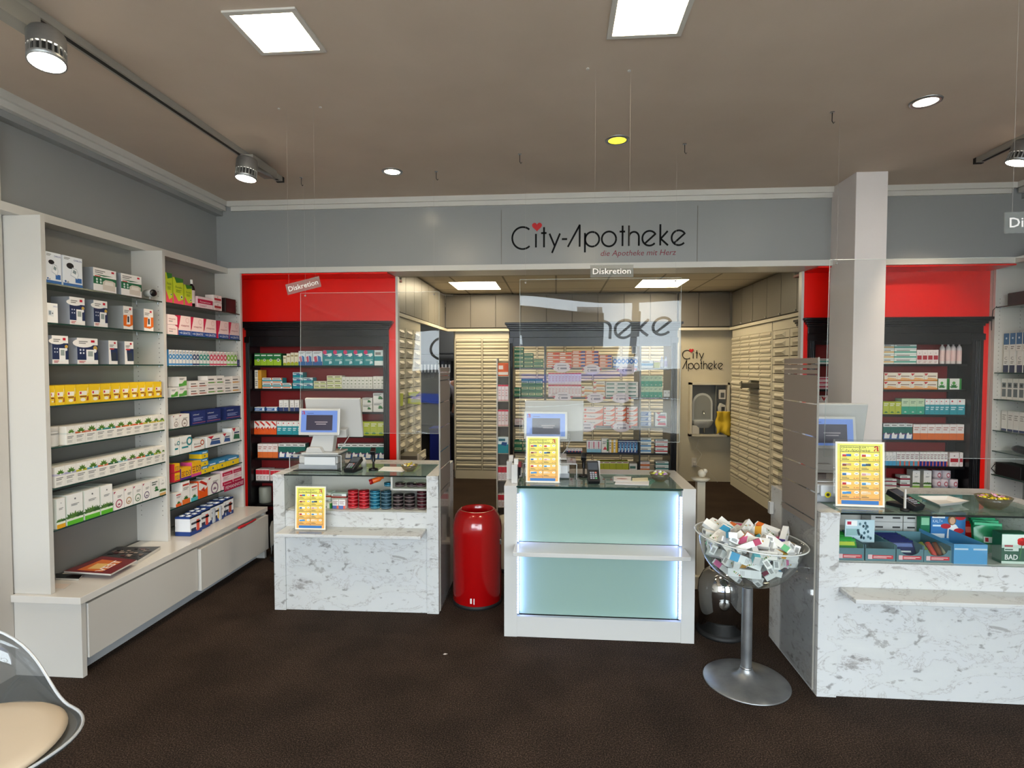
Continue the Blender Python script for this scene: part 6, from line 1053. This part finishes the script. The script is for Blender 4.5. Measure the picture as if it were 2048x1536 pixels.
# ------------------------------------------------------------------ clear bowl on a stand with cartons
g = empty('bowl_stand', (1.0, 2.915, 0), 'clear plastic bowl on a silver pedestal stand before the right counter', 'bowl stand')
MB().lathe([(.001, 0), (.213, 0), (.215, .004), (.21, .008), (.15, .018), (.08, .030), (.045, .045), (.034, .062), (.030, .075)], (0, 0, 0), ALU, 64).build('round_base', g); MB().cyl((0, 0, .07), (0, 0, .50), .027, ALU, 28).lathe([(.027, .0), (.031, .0), (.031, .012), (.027, .012)], (0, 0, .07), STEEL, 28).build('pole', g)
TL = Matrix.Rotation(.09, 3, 'Y'); BC_ = Vector((1.01, 2.92, .762)); BR = .252; bd = .25
def bowlp(a, t): r = BR*math.sin(t)**.8; return (r*math.cos(a), r*math.sin(a), -bd*math.cos(t))
pr = [(max(.001, BR*math.sin(PI/2*i/14)**.9), -bd*math.cos(PI/2*i/14)) for i in range(15)]+[(BR+.022, .002), (BR+.022, -.004), (BR+.004, -.006)]
o = MB().lathe(pr, (0, 0, 0), glass('bowl_plastic', 'F0F4F4', 1.3, .05), 64).build('clear_bowl', g); o.location = BC_-Vector((1.0, 2.915, 0)); o.rotation_euler.y = .09
MB().tube([(math.cos(2*PI*i/48)*(BR+.022), math.sin(2*PI*i/48)*(BR+.022), 0) for i in range(49)], .0035, mat('D8DCDC', .1, 0, .8), 6).build('bright_rim', o)
cs = [('orange', 'E8742C'), ('amber', 'D89C2C'), ('pink', 'E06CA0'), ('sky-blue', '3C9CC8'), ('aqua', '58B4C4'), ('mint', '6CC08C'), ('white', 'E4E4E0'), ('violet', '4C3C8C'), ('crimson', 'A82C54'), ('grey', 'A8AAAC')]
rr = random.Random(21); spots = ['at the left', 'at the front', 'at the right', 'at the back', 'in the centre']
def carton_mesh(c, w, d, h, k):
    q = MB(); wm = mat('EAEAE6'); q.box(-w/2, -d/2, -h/2, w/2, d/2, h/2*.38, wm).box(-w/2, -d/2, h/2*.38, w/2, d/2, h/2*.9, mat(c)).box(-w/2, -d/2, h/2*.9, w/2, d/2, h/2, wm)
    for sy in (-1, 1):
        y = sy*(d/2+.0004)
        for i in range(5): q.poly([(w*.28*math.cos(2*PI*j/6+i)*.5-w*.1+.005*i, y, -h*.3+.008*i+.005*math.sin(2*PI*j/6)) for j in range(6)], mat(['6C8C4C', '8CA868', 'C8A050', '5C7C44', 'A86C54'][(i+k) % 5]))
        for i in range(3): q.add([(-w*.3, y, -h*.02-i*.007), (w*.3, y, -h*.02-i*.007), (w*.3, y, -h*.02-i*.007+.0025), (-w*.3, y, -h*.02-i*.007+.0025)], [(0, 1, 2, 3)], mat('A8A8A4'))
    for i in range(7): q.add([(-w*.3+i*w*.085, -d*.28, -h/2-.0004), (-w*.3+i*w*.085+w*.045, -d*.28, -h/2-.0004), (-w*.3+i*w*.085+w*.045, d*.28, -h/2-.0004), (-w*.3+i*w*.085, d*.28, -h/2-.0004)], [(3, 2, 1, 0)], mat('303030'))
    o = q.build('tmp'); me = o.data; bpy.data.objects.remove(o); return me
CM = [carton_mesh(c, .040+.004*(k % 3), .028, .130+.012*(k % 4), k) for k, (n_, c) in enumerate(cs)]
placed = []; order = [6, 4, 7, 0, 1, 2, 3, 8, 5]
for n_, k in enumerate([sp*10+j for sp in order for j in range(10)][:84]):
    cn, c = cs[k % 10]; sp = k//10; best = None
    for tr in range(160):
        a = rr.uniform(0, 6.283) if sp >= 4 else {0: PI, 1: -PI/2, 2: 0, 3: PI/2}[sp]+rr.uniform(-.8, .8)
        z = [-.035, -.055, -.045, -.03, -.10, -.005, -.16, -.10, -.015][sp]+rr.uniform(-.04, .03); rb = BR*math.sqrt(max(.02, 1-(z/bd)**2)) if z < 0 else BR
        r = rr.uniform(rb*.55, rb-.03) if sp < 4 else rr.uniform(0, max(.01, rb-.06)); tang = rr.uniform(0, 6.28)
        R3 = Matrix.Rotation(tang, 4, 'Z')@Matrix.Rotation(PI/2+rr.uniform(-.5, .5), 4, 'Y')@Matrix.Rotation(rr.uniform(0, 6.28), 4, 'Z')
        o_ = Vector((r*math.cos(a), r*math.sin(a), z)); ax_ = (R3@Vector((0, 0, 1))); pts = [o_+ax_*t for t in (-.066, -.033, 0, .033, .066)]
        out = max((q.x**2+q.y**2)/(BR-.022)**2+(min(0, q.z)/(bd-.02))**2 for q in pts)
        if out > 1 or max(q.z for q in pts) > .045: continue
        dmin = min([(p_-q).length for P_ in placed for p_ in P_ for q in pts] or [1])
        if best is None or dmin > best[0]: best = (dmin, o_, R3, pts)
        if dmin > .034: break
    if best is None or best[0] < .022: continue
    placed.append(best[3]); o = bpy.data.objects.new('cosmetic_carton', CM[k % 10]); COL.objects.link(o)
    o.matrix_world = Matrix.Translation(BC_+TL@best[1])@TL.to_4x4()@best[2]
    tag(o, '%s-banded white carton lying %s of the clear bowl' % (cn, ['at the left', 'at the front', 'at the right', 'at the back', 'in the lower middle', 'on top in the middle', 'at the bottom', 'low down beside the wall', 'high up amid the pile'][sp]), 'carton', 'small cartons in the clear bowl')
# ------------------------------------------------------------------ clear shell chair with a cream cushion
g = empty('shell_chair', (-1.86, 1.52, 0), 'clear plastic shell chair with cream seat pad at the lower left', 'chair'); CHG = glass('chair_plastic', 'C4C4C6', 1.4, .06)
def shell(u, v):   # u once round from the front, v from seat centre to rim
    a = 2*PI*u; f = math.cos(a); t = min(1, max(0, (abs(math.remainder(a, 2*PI))-1.25)/1.45)); up = t*t*(3-2*t)
    r = .318*(1-.055*math.cos(4*a)); w = max(0, (v-.62)/.38)
    return ((r*min(1, v*1.12)+.05*up*w)*f, (r*min(1, v*1.12)+.05*up*w)*math.sin(a)*.94, .42-.02*(1-v)**2+.03*v**3+.27*up*w**1.2)
m = MB().grid(shell, 64, 18, CHG); sh = m.build('shell', g, solid=.007); sh.rotation_euler.z = -.25
rim = [shell(i/72, 1) for i in range(73)]; q = MB().tube(rim, .005, mat('C4C6C8', .12, 0, .8), 8).build('rim', sh)
m = MB().lathe([(.001, .452), (.21, .457), (.255, .454), (.272, .442), (.26, .430), (.001, .424)], (.01, 0, .004), mat('E0CDB4', .6), 48); cu = m.build('seat_pad', g); cu['label'] = 'cream round seat pad'
m = MB().cyl((0, 0, .05), (0, 0, .40), .028, CHROME, 24).lathe([(.001, 0), (.22, 0), (.222, .006), (.12, .02), (.03, .05), (.001, .05)], (0, 0, 0), CHROME, 48); m.build('pedestal', g)
# ------------------------------------------------------------------ things between and behind the counters
g = empty('stool', (-.37, 4.42, 0), 'cream cylindrical stool with black foot behind the lit counter', 'stool')
MB().lathe([(.12, .03), (.115, .38), (.10, .42), (.001, .43)], (0, 0, 0), CREAM, 32).build('body', g); MB().lathe([(.001, 0), (.125, 0), (.125, .03), (.12, .032)], (0, 0, 0), BLACKM, 32).build('foot', g)
g = empty('display_rack', (-.53, 5.0, 0), 'narrow display rack of small pink and orange packs beside the black cabinet', 'display rack')
B(-.012, 0, .25, 0, .10, 1.72, WHITE).box(.10, .0, .25, .108, .10, 1.70, mat('9A9488')).build('side_panel', g); B(0, .085, .25, .10, .09, 1.68, mat('6E675C')).build('back_panel', g)
for z in (.35, .60, .85, 1.10, 1.33, 1.56): B(0, 0, z-.006, .10, .085, z, mat('B8B0A0')).build('shelf', g)
B(-.03, -.03, 0, .13, .13, .02, WHITE).box(.03, .03, .02, .07, .07, .26, WHITE).build('foot', g)
for z, c, key, n, h_ in ((1.56, 'D8582C', 'oran', 1, .12), (1.33, 'D84058', 'pnk', 3, .15), (1.10, 'D84058', 'pnk', 3, .15), (.85, '58A4B8', 'tbl', 1, .15), (.60, 'C86C6C', 'rws', 3, .13), (.35, 'D84838', 'rws', 3, .12)):
    for j in range(n): w_ = .096/n; box_item('medicine_box', {'oran': 'orange pack', 'pnk': 'pink slim pack', 'tbl': 'blue and white pack', 'rws': 'red-topped slim pack'}[key], 'box', key, c, w_-.002, .06, h_, (-.53+.002+w_*(j+.5), 5.005, z+.0005), 0, '%s level of the narrow display rack' % {1.56: 'top', 1.33: 'second', 1.10: 'third', .85: 'fourth', .60: 'fifth', .35: 'lowest'}[z], '')
p = at(1398, 1000, 'y', 4.15); g = empty('table_leg_stand', (p.x+.01, 4.15, 0), 'cream wooden post with stepped foot behind the lit counter', 'post')
B(-.03, -.03, .06, .03, .03, .80, CREAM).build('post', g, bevel=.004); B(-.05, -.05, 0, .05, .05, .10, CREAM).build('foot', g, bevel=.006); MB().lathe([(.001, 0), (.05, .0), (.07, .02), (.001, .024)], (0, 0, .80), CREAM, 20).build('cap', g)
tag(MB().ball((0, 0, .03), .03, CREAM, 8).ball((.02, -.01, .05), .018, CREAM, 6).build('ornament', loc=(p.x+.02, 4.15, .826)), 'small cream ornament on the wooden post', 'ornament')
p = at(891, 1308, 'z', .001); tag(MB().prism([(-.012, -.005), (.0, -.009), (.013, .002), (-.004, .008)], .0005, .002, mat('C8C0B8'), 'z').build('paper_scrap', loc=(p.x, p.y, 0)), 'tiny pale paper scrap on the dark carpet', 'scrap')
# two yellow notes on the left drawers
for k, (pts, lab) in enumerate((([(794, 786), (807, 787), (806, 812), (795, 812)], 'left upright'), ([(817, 785), (840, 783), (831, 793), (818, 791)], 'upper slanting'), ([(817, 797), (842, 799), (842, 809), (816, 807)], 'lower slanting'))):
    P4 = [at(x, y, 'x', -1.562) for x, y in pts]; m = MB(); m.add([(a.x-.001, a.y, a.z) for a in P4]+[(a.x+.001, a.y, a.z) for a in P4], [(3, 2, 1, 0), (4, 5, 6, 7)]+[(i, (i+1) % 4, (i+1) % 4+4, i+4) for i in range(4)], mat('C8D83C')); tag(m.build('paper_note'), '%s yellow-green paper note on the left chunky drawers' % lab, 'note', 'yellow notes on the left drawers')
# ------------------------------------------------------------------ person in the rear doorway
g = empty('person', (-1.50, 8.62, 0), 'person in a striped light shirt and dark trousers standing in the rear doorway', 'person')
def person_part(name, J, Bn, m):
    me = bpy.data.meshes.new(name); me.from_pydata([j[0] for j in J], Bn, []); me.materials.append(m); o = bpy.data.objects.new(name, me); COL.objects.link(o); o.parent = g
    o.modifiers.new('skin', 'SKIN')
    if len(me.skin_vertices) == 0: return o
    for i, j in enumerate(J): me.skin_vertices[0].data[i].radius = (j[1], j[2] if len(j) > 2 else j[1])
    me.skin_vertices[0].data[0].use_root = True; s_ = o.modifiers.new('sub', 'SUBSURF'); s_.levels = s_.render_levels = 2
    for p_ in me.polygons: p_.use_smooth = True
    return o
SKINM = mat('C89478', .5)
J = [((0, 0, .92), .13, .10), ((0, 0, 1.12), .12, .09), ((0, 0, 1.36), .14, .09), ((0, 0, 1.45), .055), ((0, -.01, 1.53), .075, .085), ((0, -.01, 1.62), .075, .09), ((-.17, 0, 1.37), .055), ((-.23, -.02, 1.12), .042), ((-.22, -.16, .95), .032), ((-.21, -.21, .92), .03), ((.17, 0, 1.37), .055), ((.23, -.02, 1.12), .042), ((.21, -.18, 1.0), .032), ((.20, -.24, .98), .03), ((-.09, 0, .84), .085), ((-.10, 0, .48), .06), ((-.10, .01, .09), .045), ((-.10, -.12, .035), .035), ((.09, 0, .84), .085), ((.10, 0, .48), .06), ((.10, .01, .09), .045), ((.10, -.12, .035), .035)]
Bn = [(0, 1), (1, 2), (2, 3), (3, 4), (4, 5), (2, 6), (6, 7), (7, 8), (8, 9), (2, 10), (10, 11), (11, 12), (12, 13), (0, 14), (14, 15), (15, 16), (16, 17), (0, 18), (18, 19), (19, 20), (20, 21)]
body = person_part('body', J, Bn, SKINM)
shirt = nodes('striped_shirt', lambda nt, b, N, L: (lambda tc, w, r: (w.__setattr__('wave_type', 'BANDS'), w.inputs.__getitem__('Scale').__setattr__('default_value', 22), L(tc.outputs['Object'], w.inputs[0]), L(w.outputs[0], r.inputs[0]), L(r.outputs[0], b.inputs['Base Color'])))(N('TexCoord'), N('TexWave'), ramp(N, [(.3, '7C7884'), (.6, 'C8C4CC')])))
def cloth_part(name, idx, grow, m):
    mp = {v: i for i, v in enumerate(idx)}; return person_part(name, [(J[i][0], J[i][1]+grow, (J[i][2] if len(J[i]) > 2 else J[i][1])+grow) for i in idx], [(mp[a], mp[b]) for a, b in Bn if a in mp and b in mp], m)
cloth_part('shirt', [0, 1, 2, 6, 7, 10, 11], .016, shirt); cloth_part('trousers', [0, 14, 15, 16, 18, 19, 20], .018, mat('1C1C24', .7))
MB().ball((0, .005, 1.625), .105, mat('3A2A20', .7), 10, 1.0).build('hair', g)
m = MB(); 
for sx in (-1, 1): m.ball((sx*.03, -.095, 1.585), .011, mat('F0F0F0', .3), 6); m.ball((sx*.03, -.104, 1.585), .005, mat('201814', .3), 6)
m.build('eyes', g); MB().prism([(-.012, 1.545), (.012, 1.545), (0, 1.585)], -.115, -.09, SKINM, 'y').build('nose', g)
for sx in (-1, 1):
    hx, hy, hz = (.20*sx if sx > 0 else -.21), (-.24 if sx > 0 else -.21), (.98 if sx > 0 else .92)
    m = MB()
    for f_ in range(4): m.tube([(hx-.018+.012*f_, hy-.02, hz), (hx-.018+.012*f_, hy-.055-.006*(f_ in (1, 2)), hz-.012), (hx-.018+.012*f_, hy-.07, hz-.035)], .0065, SKINM, 6)
    m.tube([(hx-.03*sx, hy-.005, hz), (hx-.045*sx, hy-.03, hz-.005), (hx-.04*sx, hy-.05, hz-.015)], .008, SKINM, 6); m.build('fingers', g)
# ------------------------------------------------------------------ labels of the repeated boxes
by = {}
for o, desc, cat, place, layer in _pend: by.setdefault((desc, place), []).append((o, cat, layer))
for (desc, place), L_ in by.items():
    L_.sort(key=lambda t: (-t[0].location.y if 'right wall' in place else (t[0].location.y if 'wall' in place else t[0].location.x), t[0].location.z))
    cols = []
    for o, cat, layer in L_:
        k = (round(o.location.x, 3), round(o.location.y, 3))
        if k not in cols: cols.append(k)
    for o, cat, layer in L_:
        i = cols.index((round(o.location.x, 3), round(o.location.y, 3)))+1; n = len(cols)
        lab = desc
        if n > 1: lab = '%s %s from the left' % (ORD[i], desc)
        if layer: lab += ', %s layer' % layer
        o['label'] = lab+', '+place; o['category'] = cat
        if len(L_) > 1: o['group'] = '%s, %s' % (desc.replace(' box', ' boxes'), place)
bpy.context.view_layer.update()
